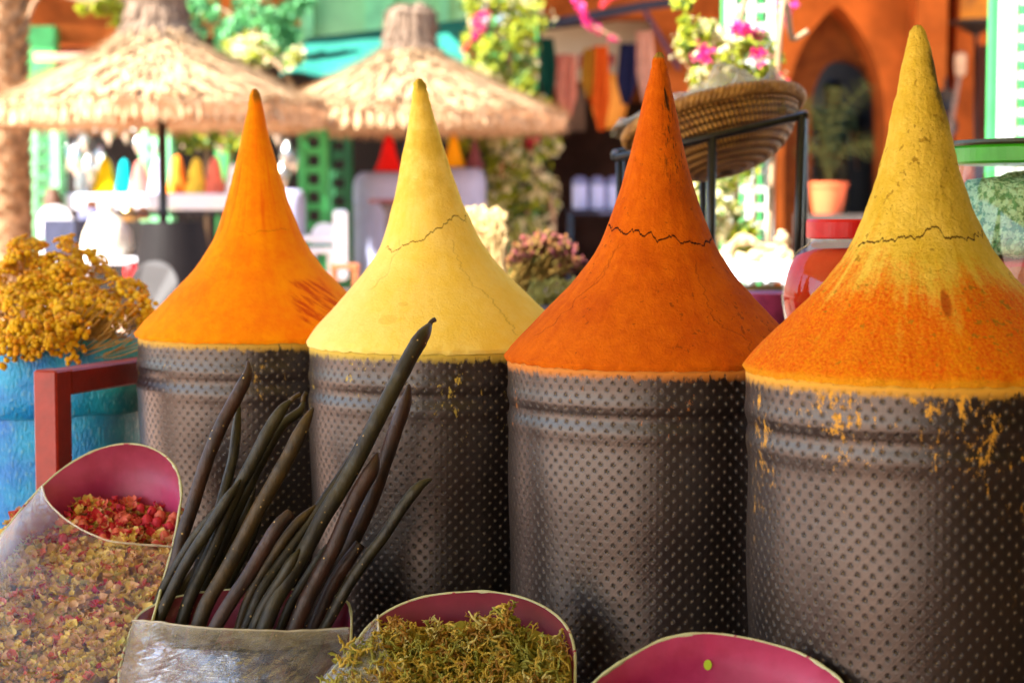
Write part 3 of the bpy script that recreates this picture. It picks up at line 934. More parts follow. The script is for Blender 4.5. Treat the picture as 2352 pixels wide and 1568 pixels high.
# ================================================================ beside and behind the drums
# ---- blue woven sack with a folded collar, bunch of dried yarrow, red frame
SX, SY = W(112, 812, 3.22).x, 3.24
sackm = G('blue_woven_plastic')
O = sackm.obj()
ox, oy, oz = sackm.xyz(O)
blue = sackm.mix(sackm.ss(sackm.noise(O, 12, 4), .35, .65), (.006, .22, .70), (.012, .42, .80))
teal = sackm.mix(sackm.ss(sackm.noise(O, 12, 4), .35, .65), (.004, .16, .13), (.01, .30, .26))
scol = sackm.mix(sackm.ss(sackm.m('ADD', ox, sackm.m('MULTIPLY', oz, .05)), .06, .20), blue, teal)
wv1 = sackm.noise(sackm.obj((1, 1, .3)), 260, 2, .6)
scol = sackm.mix(sackm.m('MULTIPLY', sackm.ss(wv1, .58, .70), .55), scol, (.30, .62, .62))
nm = sackm.bump(sackm.m('ADD', sackm.m('MULTIPLY', wv1, .4), sackm.m('MULTIPLY', sackm.noise(sackm.obj((1, 1, .5)), 7, 3, .5, .3), 2.2)), .010)
sackm = sackm.end(sackm.pbr(scol, .42, 0, nm, .5))
sk_ = thing('woven_sack', 'blue and teal woven plastic sack with folded down collar, holding yellow flowers', 'sack', (SX, SY, .505))
zt = W(112, 822, 3.05).z
b = MB()
def sfn(p, an, j):
    k = 1+.05*mn.noise(Vector((math.cos(an)*2.2, math.sin(an)*2.2, p.z*5)))+.018*mn.noise(Vector((math.cos(an)*9, math.sin(an)*9, p.z*9)))
    return Vector((p.x*k*1.04, p.y*k*.9, p.z+.012*mn.noise(Vector((math.cos(an)*2.5, math.sin(an)*2.5, 3)))))
h = zt-.505
b.lathe([(.15, 0), (.168, .05), (.172, h*.45), (.165, h-.14), (.168, h-.04), (.160, h-.02), (.14, h-.045), (.02, h-.05)], (SX, SY, .505), 96, 0, None, sfn)
b.build('body', sackm, sk_, smooth=True)
b = MB()
b.lathe([(.170, h-.105), (.187, h-.100), (.192, h-.06), (.186, h-.012), (.190, h+.004), (.184, h+.022), (.168, h+.026), (.156, h+.010), (.150, h-.03)], (SX, SY, .505), 96, 0, None, sfn, False)
b.build('folded_collar', sackm, sk_, smooth=True)

yf = [leafmat('dry_yellow_floret_%s' % n_, c, .3, .12) for n_, c in zip(('gold', 'amber', 'ochre'), ((.86, .50, .010), (.74, .34, .005), (.58, .27, .010)))]
ystem = P('dry_straw_stem', (.40, .22, .04), .7, .3, 30)
fb = thing('dried_flower_bunch', 'big bunch of dried golden yarrow flowers standing in the blue sack', 'dried flowers', (SX, SY, zt-.05))
protos = []
sb = MB()
def yhead(sc):
    b = MB()
    for q in range(34):
        a, r = uni(0, 6.28), math.sqrt(rnd())
        p = Vector((math.cos(a)*r, math.sin(a)*r, .42*(1-r*r)+uni(-.07, .07)))*sc
        b.blob(p, sc*uni(.15, .24), 6, 4, 0 if rnd() < .75 else 1, (1, 1, .8), .15)
    for q in range(9):
        a, r = uni(0, 6.28), uni(.2, .8)
        b.tube([Vector((0, 0, -sc*.8)), Vector((math.cos(a)*r*.6, math.sin(a)*r*.6, -.25))*sc, Vector((math.cos(a)*r, math.sin(a)*r, .2))*sc], sc*.035, 4, 2, False)
    return b
HEADS = []
tries = 0
outl = [(-25, 700), (2, 605), (40, 552), (90, 540), (150, 552), (205, 592), (250, 622), (300, 640), (330, 690), (345, 735), (330, 775), (300, 800), (-25, 815)]
pool = []
while len(HEADS) < 97 and tries < 9000:
    tries += 1
    px, py = uni(-30, 345), uni(540, 808)
    if not inpoly(px, py, outl): continue
    front = (py-540)/270
    y = 3.42-.40*front+uni(-.05, .05)
    p = W(px, py, y)
    if any((p-q).length < .019 for q, _ in HEADS): continue
    # leave the open fan of bare stems at the lower right
    if py > 725 and px > 175 and rnd() < .88: continue
    HEADS.append((p, front))
for (px, py) in ((62, 566), (158, 548), (235, 596), (303, 604), (345, 712), (240, 632)):
    HEADS.append((W(px, py, 3.3), .2))
for k in range(3):
    b = yhead((.021, .018, .024)[k])
    HEADPROTO = b
    o = b.build('flower_head', yf, fb, smooth=True)
    # proto built round the bunch origin; move it as a copy is moved
    me = o.data
    me.transform(Matrix.Translation(ORG[fb.name]))
    protos.append(o)
base0 = Vector((SX, SY, zt-.10))
for k, (p, front) in enumerate(HEADS[:100]):
    o = protos[k] if k < 3 else protos[k % 3].copy()
    if k >= 3:
        COL.objects.link(o); o.parent = fb
    o.location = p-ORG[fb.name]
    d = (p-base0); d.z *= .8
    d = (d.normalized()+Vector((uni(-.6, .6), -.55+uni(-.5, .4), .1+uni(-.4, .3)))).normalized()
    o.rotation_euler = (d.to_track_quat('Z', 'Y') @ Matrix.Rotation(uni(0, 6.28), 4, 'Z').to_quaternion()).to_euler()
    s_ = uni(.85, 1.4)*(.5 if k > 96 else 1)
    o.scale = (s_, s_, s_)
    root = Vector((SX+(p.x-SX)*.45, SY+(p.y-SY)*.4, zt-.05))
    mid = root.lerp(p, .5)+Vector((uni(-.02, .02), uni(-.02, .02), .015))
    sb.tube(smooth_path([root, mid, p-d*.012], 4), .0012, 5, 0, False)
for k in range(190):   # bare stems that fan to the lower right
    px, py = uni(60, 335), uni(690, 800)
    q = W(px, py, uni(3.06, 3.22))
    r0 = W(uni(70, 200), uni(805, 835), 3.14)
    mid = r0.lerp(q, .55)+Vector((.004, -.012, -.008))
    sb.tube(smooth_path([r0, mid, q], 4), uni(.0007, .0013), 4, 0, False)
sb.build('stems', ystem, fb, smooth=True)
core = MB()   # the tangle of dark crumpled heads and stalks inside the bunch
for q in range(420):
    a, r = uni(0, 6.28), .15*math.sqrt(rnd())
    zz = zt-.05+uni(0, .16)*(1-r/.2)
    core.blob((SX+math.cos(a)*r*1.1, SY+.03+math.sin(a)*r*.8, zz), uni(.006, .013), 6, 4, 0 if rnd() < .5 else 1, (1, 1, 1.2), .3)
core.build('inner_tangle', [yf[2], ystem], fb, smooth=True)

redp = P('red_frame_paint', (.30, .014, .004), .42, .25, 25, .0006, 120, 0, .5)
A0 = W(120, 848, 2.80); B0 = W(400, 815, 3.14)
dv = (B0-A0); ang = math.atan2(dv.y, dv.x)
rt = Matrix.Rotation(ang, 3, 'Z')
fr = thing('display_rack', 'red painted square tube frame corner standing before the blue sack', 'rack', (A0.x, A0.y, .505))
MB().bevbox((A0.x, A0.y, (A0.z+.505)/2), (.042, .042, A0.z-.505), .003, 0, rt).build('post', redp, fr)
ln = dv.length
mid = (A0+B0)/2
ux = Vector((math.cos(ang), math.sin(ang), 0))
MB().bevbox(Vector((A0.x, A0.y, A0.z-.021))+ux*(ln/2+.0215), (ln, .040, .0395), .003, 0, rt).build('rail', redp, fr)
e_ = Vector((A0.x, A0.y, 0))+ux*(ln+.043)
MB().bevbox((e_.x, e_.y, (A0.z+.505)/2), (.042, .042, A0.z-.505), .003, 0, rt).build('post', redp, fr)

# ---- back shelf with jars, baskets and bunches
sh = thing('back_shelf', 'dark wooden shelf behind the drums carrying jars and herb bunches', 'shelf', (.6, 4.0, 0))
MB().bevbox((.75, 2.82, 1.025), (.80, .40, .03), .004).build('board', dkwood, sh)
MB().bevbox((.15, 4.55, 1.02), (1.9, 1.5, .03), .004).build('board', dkwood, sh)
for x, y in ((.40, 2.70), (1.1, 2.70), (-.75, 3.9), (1.05, 3.9), (-.75, 5.2), (1.05, 5.2)):
    MB().bevbox((x, y, .505), (.05, .05, 1.0), .003).build('leg', dkwood, sh)

g = G('jar_glass')
lw = g.n('LayerWeight', {'Blend': .28}).outputs['Facing']
frs = g.ss(lw, .25, 1.0)
gls = g.n('BsdfGlossy', {'Color': (1, 1, 1), 'Roughness': .04}).outputs[0]
trn = g.n('BsdfTransparent', {'Color': (.93, .95, .93)}).outputs[0]
glassm = g.end(g.n('MixShader', {0: g.m('ADD', .045, g.m('MULTIPLY', frs, .32)), 1: trn, 2: gls}).outputs[0])
redlid = P('red_plastic_lid', (.72, .006, .006), .38, .15, 20, .0003, 100)
grnlid = P('green_plastic_lid', (.045, .38, .012), .35, .15, 20, .0003, 100)
drkring = P('dark_lid_top', (.03, .04, .015), .4)
redpow = P('red_paprika_powder', (.72, .018, .004), .95, .3, 14, .002, 90, 0, .1, None, (.74, .07, .02))

jc = W(1946, 756, 2.80); jz = 1.042
jx = jc.x
jt = thing('storage_jar', 'round glass jar of red powder with a red screw lid, behind the rightmost drum', 'jar', (jx, 2.80, jz))
zl = W(1946, 508, 2.80).z; zn = W(1946, 552, 2.80).z
k = 2.80/4200
pr = [(.02, .001), (.07, .002), (.085, .012), (148*k, (zn-jz)*.38), (150*k, (zn-jz)*.55), (140*k, (zn-jz)*.74), (118*k, (zn-jz)*.89), (92*k, (zn-jz)*.965), (86*k, zn-jz+.001), (86*k, zn-jz+.012)]
prs = [(p.x, p.y) for p in smooth_path([(r, z, 0) for r, z in pr], 4)]
MB().lathe(prs, (jx, 2.80, jz), 64, 0, None, None, False).build('glass_body', glassm, jt, smooth=True)
MB().lathe([(.02, .006)]+[(r-.004, z) for r, z in prs if .008 < z < (zn-jz)*.88]+[(.05, (zn-jz)*.92), (.001, (zn-jz)*.93)], (jx, 2.80, jz), 48).build('powder', redpow, jt, smooth=True)
lidm = MB()
lidm.lathe([(.01, 0), (93*k, 0), (96*k, .002), (96*k, zl-zn-.004), (93*k, zl-zn), (.01, zl-zn)], (jx, 2.80, zn+.003), 64, 0, None, lambda p, an, j: p*(1+(.006*math.cos(an*60) if j in (2, 3) else 0)))
lidm.build('lid', redlid, jt)

gx = W(2395, 500, 2.72).x
zl2 = W(2395, 330, 2.72).z; zn2 = W(2395, 384, 2.72).z
k2 = 2.72/4200
jt2 = thing('storage_jar', 'large glass jar with a bright green lid and mixed wrapped contents, at the right edge', 'jar', (gx, 2.72, jz))
H2 = zn2-jz
pr = [(.03, .001), (.11, .002), (.125, .012), (218*k2, H2*.3), (222*k2, H2*.6), (210*k2, H2*.82), (196*k2, H2*.93), (190*k2, H2), (190*k2, H2+.012)]
prs = [(p.x, p.y) for p in smooth_path([(r, z, 0) for r, z in pr], 4)]
MB().lathe(prs, (gx, 2.72, jz), 64, 0, None, None, False).build('glass_body', glassm, jt2, smooth=True)
gl2 = MB().lathe([(.01, 0), (200*k2, 0), (205*k2, .003), (205*k2, zl2-zn2-.012), (200*k2, zl2-zn2-.008), (.01, zl2-zn2-.008)], (gx, 2.72, zn2+.004), 64).build('lid', grnlid, jt2)
MB().lathe([(.01, 0), (206*k2, 0), (209*k2, .003), (208*k2, .008), (.01, .010)], (gx, 2.72, zl2-.004), 64).build('lid_top', drkring, gl2)
pk = G('wrapped_sweets')
O = pk.obj()
vo = pk.n('TexVoronoi', {'Vector': O, 'Scale': 22.0})
vc = vo.outputs['Color']
hs = pk.xyz(vc)[0]
c_ = pk.mix(pk.ss(hs, .25, .4), (.50, .16, .10), (.62, .10, .16))
c_ = pk.mix(pk.ss(hs, .6, .7), c_, (.55, .34, .16))
pk = pk.end(pk.pbr(c_, .3, 0, pk.bump(pk.m('ADD', vo.outputs['Distance'], pk.noise(O, 60, 4)), .006), .6))
b = MB()
b.lathe([(.02, .006), (.115, .012), (206*k2, H2*.3), (208*k2, H2*.48), (195*k2, H2*.50), (.01, H2*.52)], (gx, 2.72, jz), 48, 0, None, lambda p, an, j: p*(1+.02*mn.noise(p*40)))
b.build('wrapped_sweets', pk, jt2, smooth=True)
mint = P('dried_mint', (.10, .34, .13), .9, .5, 110, .016, 80, 0, .2, None, (.48, .80, .48), .44, .54)
b = MB()
b.lathe([(.01, H2*.525), (.10, H2*.525), (196*k2, H2*.54), (200*k2, H2*.66), (196*k2, H2*.78), (178*k2, H2*.90), (.06, H2*.95), (.01, H2*.96)], (gx, 2.72, jz), 90, 0, None, lambda p, an, j: Vector((p.x*(1+.05*mn.noise(Vector((math.cos(an)*7, math.sin(an)*7, j)))-.02), p.y*(1+.05*mn.noise(Vector((math.cos(an)*7, math.sin(an)*7, j)))-.02), p.z+.014*mn.noise(Vector((an*3, j, 1))))))
b.build('green_leaves', mint, jt2, smooth=True)

# ---- tilted woven basket on a black stand, crumpled clear bag on top
wick = G('coiled_wicker')
u, v = wick.uv()
coil = wick.m('FRACT', wick.m('MULTIPLY', v, 13.0))
cl = wick.m('ABSOLUTE', wick.m('SUBTRACT', coil, .5))
tw = wick.m('FRACT', wick.m('ADD', wick.m('MULTIPLY', u, 100.0), wick.m('MULTIPLY', v, 4.0)))
twn = wick.m('ABSOLUTE', wick.m('SUBTRACT', tw, .5))
nn = wick.noise(wick.obj(), 30, 4)
col = wick.mix(wick.ss(nn, .35, .65), (.66, .34, .06), (.42, .18, .03))
col = wick.mix(wick.ss(cl, .40, .50), col, (.07, .03, .008))
col = wick.mix(wick.m('MULTIPLY', wick.ss(twn, .25, .48), .85), col, (.12, .05, .012))
hh = wick.m('ADD', wick.m('MULTIPLY', wick.ss(cl, .5, .1), 1.0), wick.m('MULTIPLY', wick.ss(twn, .5, .2), .8))
wick = wick.end(wick.pbr(col, .6, 0, wick.bump(hh, .012), .35))
BC = W(1640, 280, 3.62)
bk = thing('woven_basket', 'round coiled wicker basket tilted on the black stand behind the rust orange cone', 'basket', BC)
brot = Matrix.Rotation(R_(-13), 3, 'Y') @ Matrix.Rotation(R_(-13), 3, 'X')
RB = .174
prof = [(.012, -.105), (.06, -.101), (.105, -.086), (.138, -.060), (.158, -.031), (RB-.006, -.006), (RB, .004)]
prof = [(p.x, p.y) for p in smooth_path([(r, z, 0) for r, z in prof], 6)]
n = 96
b = MB(); b.lathe(prof, BC, n, 0, brot, lambda p, an, j: p*(1+.010*math.sin(j*2.6)), False)
uvs = [(q/n, j/(len(prof)-1)) for j in range(len(prof)) for q in range(n)]
b.lathe([(r-.008, z+.006) for r, z in prof], BC, n, 0, brot, None, False)
uvs += [(q/n, j/(len(prof)-1)) for j in range(len(prof)) for q in range(n)]
b.build('bowl', wick, bk, smooth=True, uv=uvs)
rope = P('plaited_straw', (.46, .24, .05), .6, .35, 60, .004, 90, 0, .35, None, (.22, .10, .02))
rb = MB()
for s_ in range(3):
    pts = []
    for q in range(241):
        an = 2*math.pi*q/240
        ph = an*34+s_*2.094
        pts.append(BC+brot @ Vector(((RB+.006*math.cos(ph))*math.cos(an), (RB+.006*math.cos(ph))*math.sin(an), .006+.007*math.sin(ph))))
    rb.tube(pts, .0075, 6, 0, False)
rb.build('plaited_rim', rope, bk, smooth=True)
cellm = G('clear_plastic_bag')
nz = cellm.noise(cellm.obj(), 45, 5, .65)
nmb = cellm.bump(nz, .01)
cellm = cellm.end(cellm.n('MixShader', {0: .35, 1: cellm.n('BsdfTransparent', {'Color': (.9, .9, .86)}).outputs[0], 2: cellm.pbr((.72, .68, .58), .14, 0, nmb, .9)}).outputs[0])
def crumple(pts, d0, amp, seed):
    pass
pb = MB()
N1, N2 = 40, 18
vs = []; fs = []
for j in range(N2+1):
    for i in range(N1+1):
        an = 2*math.pi*i/N1; r = RB*.98*(1-j/N2)
        q = Vector((math.cos(an)*r, math.sin(an)*r, .006+.030*math.sin(math.pi*.5*j/N2)))
        q += Vector((0, 0, 1))*(0.085*abs(mn.noise(Vector((q.x*16, q.y*16, 3))))+.018*mn.noise(q*45))*min(1, j/3+.35)
        if q.x < -.11: q += Vector((-.035, -.01, .012))*min(1, (-.11-q.x)/.05)
        vs.append(BC+brot @ q)
for j in range(N2):
    for i in range(N1):
        a = j*(N1+1)+i
        fs.append((a, a+1, a+N1+2, a+N1+1))
pb.add(vs, fs)
tag(pb.build('plastic_bag', cellm), 'crumpled clear plastic bag spread over the tilted wicker basket', 'plastic bag')
herbm = P('dry_roots_in_bag', (.30, .17, .06), .8, .5, 20, .01, 40, 0, .3, None, (.16, .14, .06))
hb = MB()
for q in range(150):
    a, r = uni(0, 6.28), .15*math.sqrt(rnd())
    hb.blob(BC+brot @ Vector((math.cos(a)*r, math.sin(a)*r, -.03+uni(0, .045))), uni(.012, .022), 6, 4, 0, (1.5, 1, .8), .3)
tag(hb.build('dried_herbs', herbm), 'brown dried herbs filling the tilted wicker basket', 'herbs', None, 'stuff')
stn = thing('basket_stand', 'black iron stand with thin legs holding the tilted basket', 'stand', (BC.x, BC.y, 1.03))
iron = P('black_iron', (.018, .017, .016), .38, .3, 40, .0005, 120, .3, .5)
a_ = W(1412, 364, 3.46); c_ = W(1848, 266, 3.42)
MB().tube([a_, c_], .0075, 8).build('rail', iron, stn, smooth=True)
a2 = W(1412, 352, 3.80); c2 = W(1848, 262, 3.80)
MB().tube([a2, c2], .0075, 8).build('rail', iron, stn, smooth=True)
MB().tube([c_, c2], .0075, 8).build('rail', iron, stn, smooth=True)
MB().tube([a_, a2], .0075, 8).build('rail', iron, stn, smooth=True)
for px, py, y, x2 in ((1842, 268, 3.42, 1828), (1636, 314, 3.44, 1632), (1846, 262, 3.80, 1846), (1616, 310, 3.80, 1612), (1424, 352, 3.80, 1424)):
    t_ = W(px, py, y); e_ = W(x2, 640, y)
    e_.z = 1.036
    MB().tube([t_, e_], .0085, 8).build('leg', iron, stn, smooth=True)

# ---- dried bunches
def bunch(name, label, cat, base, tips, nst, stemm, tipm, r=.0011, tipsize=.006, spread=.012, petals=5):
    t = thing(name, label, cat, base, 'bunches of dried plants on the back shelf')
    s = MB(); f = MB()
    for k in range(nst):
        px, py, y = tips()
        p = W(px, py, y)
        q = base+Vector((uni(-1, 1), uni(-1, 1), uni(-.5, .5)))*spread
        m_ = q.lerp(p, .5)+Vector((uni(-1, 1), uni(-1, 1), uni(-1, 1)))*.010
        s.tube(smooth_path([q, m_, p], 3), r*uni(.7, 1.3), 4, 0, False)
        for z in range(petals):
            (f if petals > 1 else s).blob(p+Vector((uni(-1, 1), uni(-1, 1), uni(-1, 1)))*tipsize*1.4, tipsize*uni(.4, 1), 5, 3, random.randrange(len(tipm)) if petals > 1 else 0, (1, 1, 1.5), .3)
    s.build('stems', stemm, t, smooth=True)
    if petals > 1: f.build('flower_heads', tipm, t)
    return t
hst = P('brown_green_stem', (.30, .16, .03), .75, .4, 60, 0, 80, 0, .3, None, (.18, .14, .025))
hst2 = P('olive_stem', (.44, .38, .09), .75, .4, 60, 0, 80, 0, .3, None, (.28, .26, .06))
t1 = [P('dusty_pink_tip', (.20, .05, .04), .8, .4, 50), P('dark_rose_tip', (.16, .03, .04), .8, .4, 50), P('rust_tip', (.20, .075, .015), .8, .4, 50), P('tan_tip', (.20, .11, .025), .8, .4, 50)]
strawm = P('pale_straw', (.72, .52, .24), .7, .3, 50)
bunch('herb_bunch', 'bunch of brown stems with dusty pink heads behind the yellow and rust cones', 'dried flowers', W(1172, 690, 4.55),
      lambda: (lambda a: (1255+92*math.cos(a)*uni(.35, 1), 612-76*math.sin(a)*uni(.5, 1), 4.5+uni(-.05, .08)))(uni(-.15, 3.0)), 190, hst, t1, .0013, .006, .05)
bunch('herb_bunch', 'olive green herb stems lying low between the yellow and rust cones', 'dried herbs', W(1215, 745, 4.4),
      lambda: (uni(1220, 1350), uni(640, 700), 4.35+uni(-.05, .05)), 120, hst2, [hst2], .0016, .004, .04, 1)
bunch('straw_bunch', 'pale sunlit straw bunch touching the right side of the yellow cone', 'dried flowers', W(1120, 660, 5.0),
      lambda: (uni(1072, 1160), uni(478, 560), 5.0+uni(-.06, .06)), 170, strawm, [strawm], .0016, .005, .05, 2)
# ---- far right part of the shelf: wicker tray, blue white paper, roots
tray = thing('wicker_tray', 'brown wicker tray under the sunlit paper, between the rust cone and the red jar', 'basket', W(1752, 720, 4.70))
tc = W(1752, 672, 4.70)
b = MB(); pf = [(.12, -.05), (.16, -.045), (.185, 0), (.190, .012), (.180, .012), (.155, -.035), (.02, -.04)]
b.lathe(pf, tc, 60, 0)
b.build('bowl', wick, tray, smooth=True, uv=[(q/60, j/6) for j in range(7) for q in range(60)])
ppm = P('white_blue_sheet', (.80, .84, .88), .6, .1, 6, .006, 20, 0, .3, None, (.25, .55, .85), .60, .72)
b = MB(); vs = []; fs = []
for j in range(13):
    for i in range(25):
        q = W(1640+192*i/24, 596+52*j/12, 4.86-.28*j/12)
        q.z += .006*mn.noise(q*18)+(.004 if i % 5 else -.004)
        vs.append(q)
for j in range(12):
    for i in range(24):
        a = j*25+i; fs.append((a, a+1, a+26, a+25))
b.add(vs, fs)
o2 = len(b.v)
b.add([p-Vector((0, 0, .004)) for p in vs], [tuple(reversed(f)) for f in fs])
tag(b.build('paper_sheet', ppm, smooth=True), 'creased white and blue sheet glaring in the sun beside the red jar', 'paper')
rootm = P('ginger_root', (.66, .47, .26), .8, .35, 25, .004, 40, 0, .3, None, (.40, .22, .09))
for k, (lab, pts) in enumerate((
    ('long bent pale root lying on the white sheet', [(1648, 590), (1668, 580), (1690, 556), (1720, 548), (1745, 566), (1790, 568)]),
    ('knobbly root standing up at the right end of the white sheet', [(1806, 580), (1800, 560), (1796, 540), (1797, 528)]),
    ('short thick root curled at the front of the white sheet', [(1690, 585), (1720, 592), (1748, 584), (1766, 592)]),
    ('forked pale root lying at the right of the white sheet', [(1758, 594), (1784, 585), (1805, 580), (1822, 592)]))):
    sp = smooth_path([W(x, y, 4.84-.02*k) for x, y in pts], 6)
    b = MB(); b.tube(sp, [.011*(1+.35*mn.noise(Vector((i*.7, k*4.0, 0))))*(.6 if i in (0, len(sp)-1) else 1) for i in range(len(sp))], 10)
    b.blob(sp[len(sp)//2], .016, 8, 6, 0, (1.3, 1, 1), .2)
    tag(b.build('root', rootm, smooth=True), lab, 'root', 'roots on the white sheet')
pkt = MB(); pkt.lathe([(.05, 0), (.065, .004), (.075, .10), (.078, .103), (.072, .10), (.01, .09)], W(1782, 790, 3.62), 40)
tag(pkt.build('pink_tub', P('pink_tub_paint', (.50, .06, .17), .4, .3, 30), smooth=True), 'small pink tub low between the rust cone and the red jar', 'tub')
# ================================================================ the square behind, out of focus
def bx(b, x0, y0, x1, y1, d, th, mi=0):
    "box whose front face fills the picture rectangle at distance d"
    p, q = W(x0, y1, d), W(x1, y0, d)
    b.box(((p.x+q.x)/2, d+th/2, (p.z+q.z)/2), (abs(q.x-p.x), th, abs(q.z-p.z)), None, mi)
    return b
terra = P('terracotta_plaster', (.40, .105, .018), .9, .45, 2.6, .004, 20, 0, .15)
terraB = P('bright_terracotta_plaster', (.54, .14, .022), .9, .35, 3, .003, 20, 0, .15)
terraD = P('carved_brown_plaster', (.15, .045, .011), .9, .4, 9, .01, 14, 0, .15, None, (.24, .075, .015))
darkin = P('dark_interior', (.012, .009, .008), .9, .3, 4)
greenp = P('painted_green_fringe', (.045, .36, .095), .5, .25, 6, .001, 40)
greenl = P('pale_and_sunlit_green', (.22, .62, .30), .55, .25, 5, .001, 40)  # pale strips; on the trellises the pale tone is painted sun
whiteg = P('lattice_sun_glare', (.46, .50, .45), .6, .08, 6, .001, 40)  # white tone painted in for sun glare on green lattice
silver = P('beaten_silver', (.75, .74, .72), .16, .2, 30, .003, 40, 1.0)

# ---- left market house
lh = thing('market_house', 'orange market house with green columns and dark open shops, behind the thatched parasols', 'house', (-2.3, 14, .4))
b = MB(); bx(b, -160, -260, 700, 78, 13.6, .25); b.build('upper_wall', terra, lh)
b = MB(); bx(b, -160, 58, 290, 100, 13.2, .38); b.build('beam', terra, lh)
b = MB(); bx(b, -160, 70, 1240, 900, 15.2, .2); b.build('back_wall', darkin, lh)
b = MB(); b.box((-1.5, 14.2, 3.55), (6.6, 3.6, .18)); b.build('porch_roof', terra, lh)
for x0, x1 in ((78, 124), (500, 530)):
    b = MB(); bx(b, x0, 60, x1, 900, 13.0, .15); b.build('green_column', greenp, lh)
b = MB(); bx(b, 78, 122, 250, 140, 12.7, .08); b.build('pink_rail', P('pink_rail_paint', (.62, .26, .18), .6), lh)
# pale green upper panels and the teal cloth awning in the middle
gp = thing('green_facade', 'pale green panelled facade above the teal cloth awning', 'facade', (-.9, 14, .4))
b = MB(); bx(b, 690, -260, 1100, 110, 13.3, .2); b.build('wall', P('mint_wall_paint', (.26, .56, .27), .7, .15, 3), gp)
for x0, x1 in ((700, 716), (838, 902), (1010, 1030)):
    b = MB(); bx(b, x0, -260, x1, 100, 13.22, .075); b.build('panel_strip', greenl, gp)
tealm = P('teal_awning_cloth', (.004, .15, .115), .8, .2, 3)
b = MB(); vs = []; fs = []
for j in range(9):
    for i in range(25):
        u, v = i/24, j/8
        y = 13.2-1.5*v
        px0 = 700+(1090-700)*u; px1 = 640+(1075-640)*u
        q = W(px0+(px1-px0)*v, (88-45*u)+(172-(88-45*u))*v, y)
        q.z += .02*math.sin(u*22)*v-.03*math.sin(math.pi*v)
        vs.append(q)
for j in range(8):
    for i in range(24):
        a = j*25+i; fs.append((a, a+1, a+26, a+25))
b.add(vs, fs); o2 = len(b.v)
b.add([p+Vector((0, 0, -.012)) for p in vs], [tuple(reversed(f)) for f in fs])
tag(b.build('cloth_awning', tealm, smooth=True), 'sloping teal cloth awning behind the right thatched parasol', 'awning')
# scalloped white and green valance of the left shop
b = MB(); vs = []; fs = []
n = 72
for i in range(n+1):
    x = 158+(405-158)*i/n
    lo = 292+10*abs(math.sin(i/n*math.pi*6))-4*i/n
    vs += [W(x, 255, 12.6), W(x, lo, 12.45), W(x, 255, 12.62), W(x, lo, 12.47)]
for i in range(n):
    a = i*4
    fs += [(a, a+1, a+5, a+4), (a+2, a+6, a+7, a+3), (a+1, a+3, a+7, a+5)]
b.add(vs, fs)
tag(b.build('scalloped_valance', P('white_green_valance', (.80, .84, .78), .7, .1, 8, 0, 40, 0, .2, None, (.25, .65, .38), .62, .70)), 'white scalloped cloth valance with green edge over the shop of silver wares', 'valance')

# ---- hanging silver wares in the dark left shop
lb = MB()
lb.lathe([(.004, .20), (.010, .17), (.03, .15), (.052, .10), (.052, .07), (.03, .02), (.012, -.0), (.004, -.03)], (0, 0, 0), 14)
lan = thing('metal_lantern', 'round silver metal lantern hanging in the dark shop on the left', 'lantern', (0, 0, 0), 'silver lanterns in the dark shop')
lb.build('shade', silver, lan, smooth=True)
MB().tube([(0, 0, .195), (0, 0, .42)], .006, 5).build('hook', iron, lan)
spots = [(150, 318), (155, 385), (176, 400), (195, 345), (205, 420), (250, 325), (290, 325), (232, 385), (236, 412), (318, 350), (345, 330), (362, 372), (395, 310), (420, 330), (455, 335), (480, 300), (505, 318), (507, 345), (530, 310), (565, 340), (640, 330), (660, 385), (676, 390), (650, 430), (610, 300)]
for k, (px, py) in enumerate(spots):
    p = W(px, py, 12.35+uni(-.2, .9))
    if k == 0: lan.location = p
    else: copy_tree(lan, p, None, uni(0, 6), uni(.7, 1.15))

# ---- palm trunk at the left edge
pt = thing('palm_tree', 'thick shaggy palm trunk at the left edge of the picture', 'palm tree', (W(0, 500, 10.3).x, 10.3, 0))
bark = P('palm_bark', (.38, .24, .13), .9, .45, 16, .012, 25, 0, .2, None, (.14, .07, .03))
tx_, ty_ = W(12, 500, 10.3).x, 10.3
b = MB()
b.lathe([(.18, .0), (.17, .5), (.15, 1.2), (.135, 2.2), (.135, 3.4)], (tx_, ty_, 0), 40, 0, None, lambda p, an, j: p)
for k in range(420):
    z = .5+2.7*k/420; an = k*2.399
    d = Vector((math.cos(an), math.sin(an), 0)); t_ = Vector((-d.y, d.x, 0))
    c = Vector((tx_, ty_, z))+d*.133
    w_, hh = uni(.025, .04), uni(.03, .05)
    vs = [c-t_*w_-Vector((0, 0, hh*.4)), c+t_*w_-Vector((0, 0, hh*.4)), c+t_*w_*.6+d*.03+Vector((0, 0, hh)), c-t_*w_*.6+d*.03+Vector((0, 0, hh)), c+Vector((0, 0, hh*.6))]
    b.add(vs, [(0, 1, 2, 3), (3, 2, 4), (0, 3, 4), (1, 4, 2)])
b.build('trunk', bark, pt)

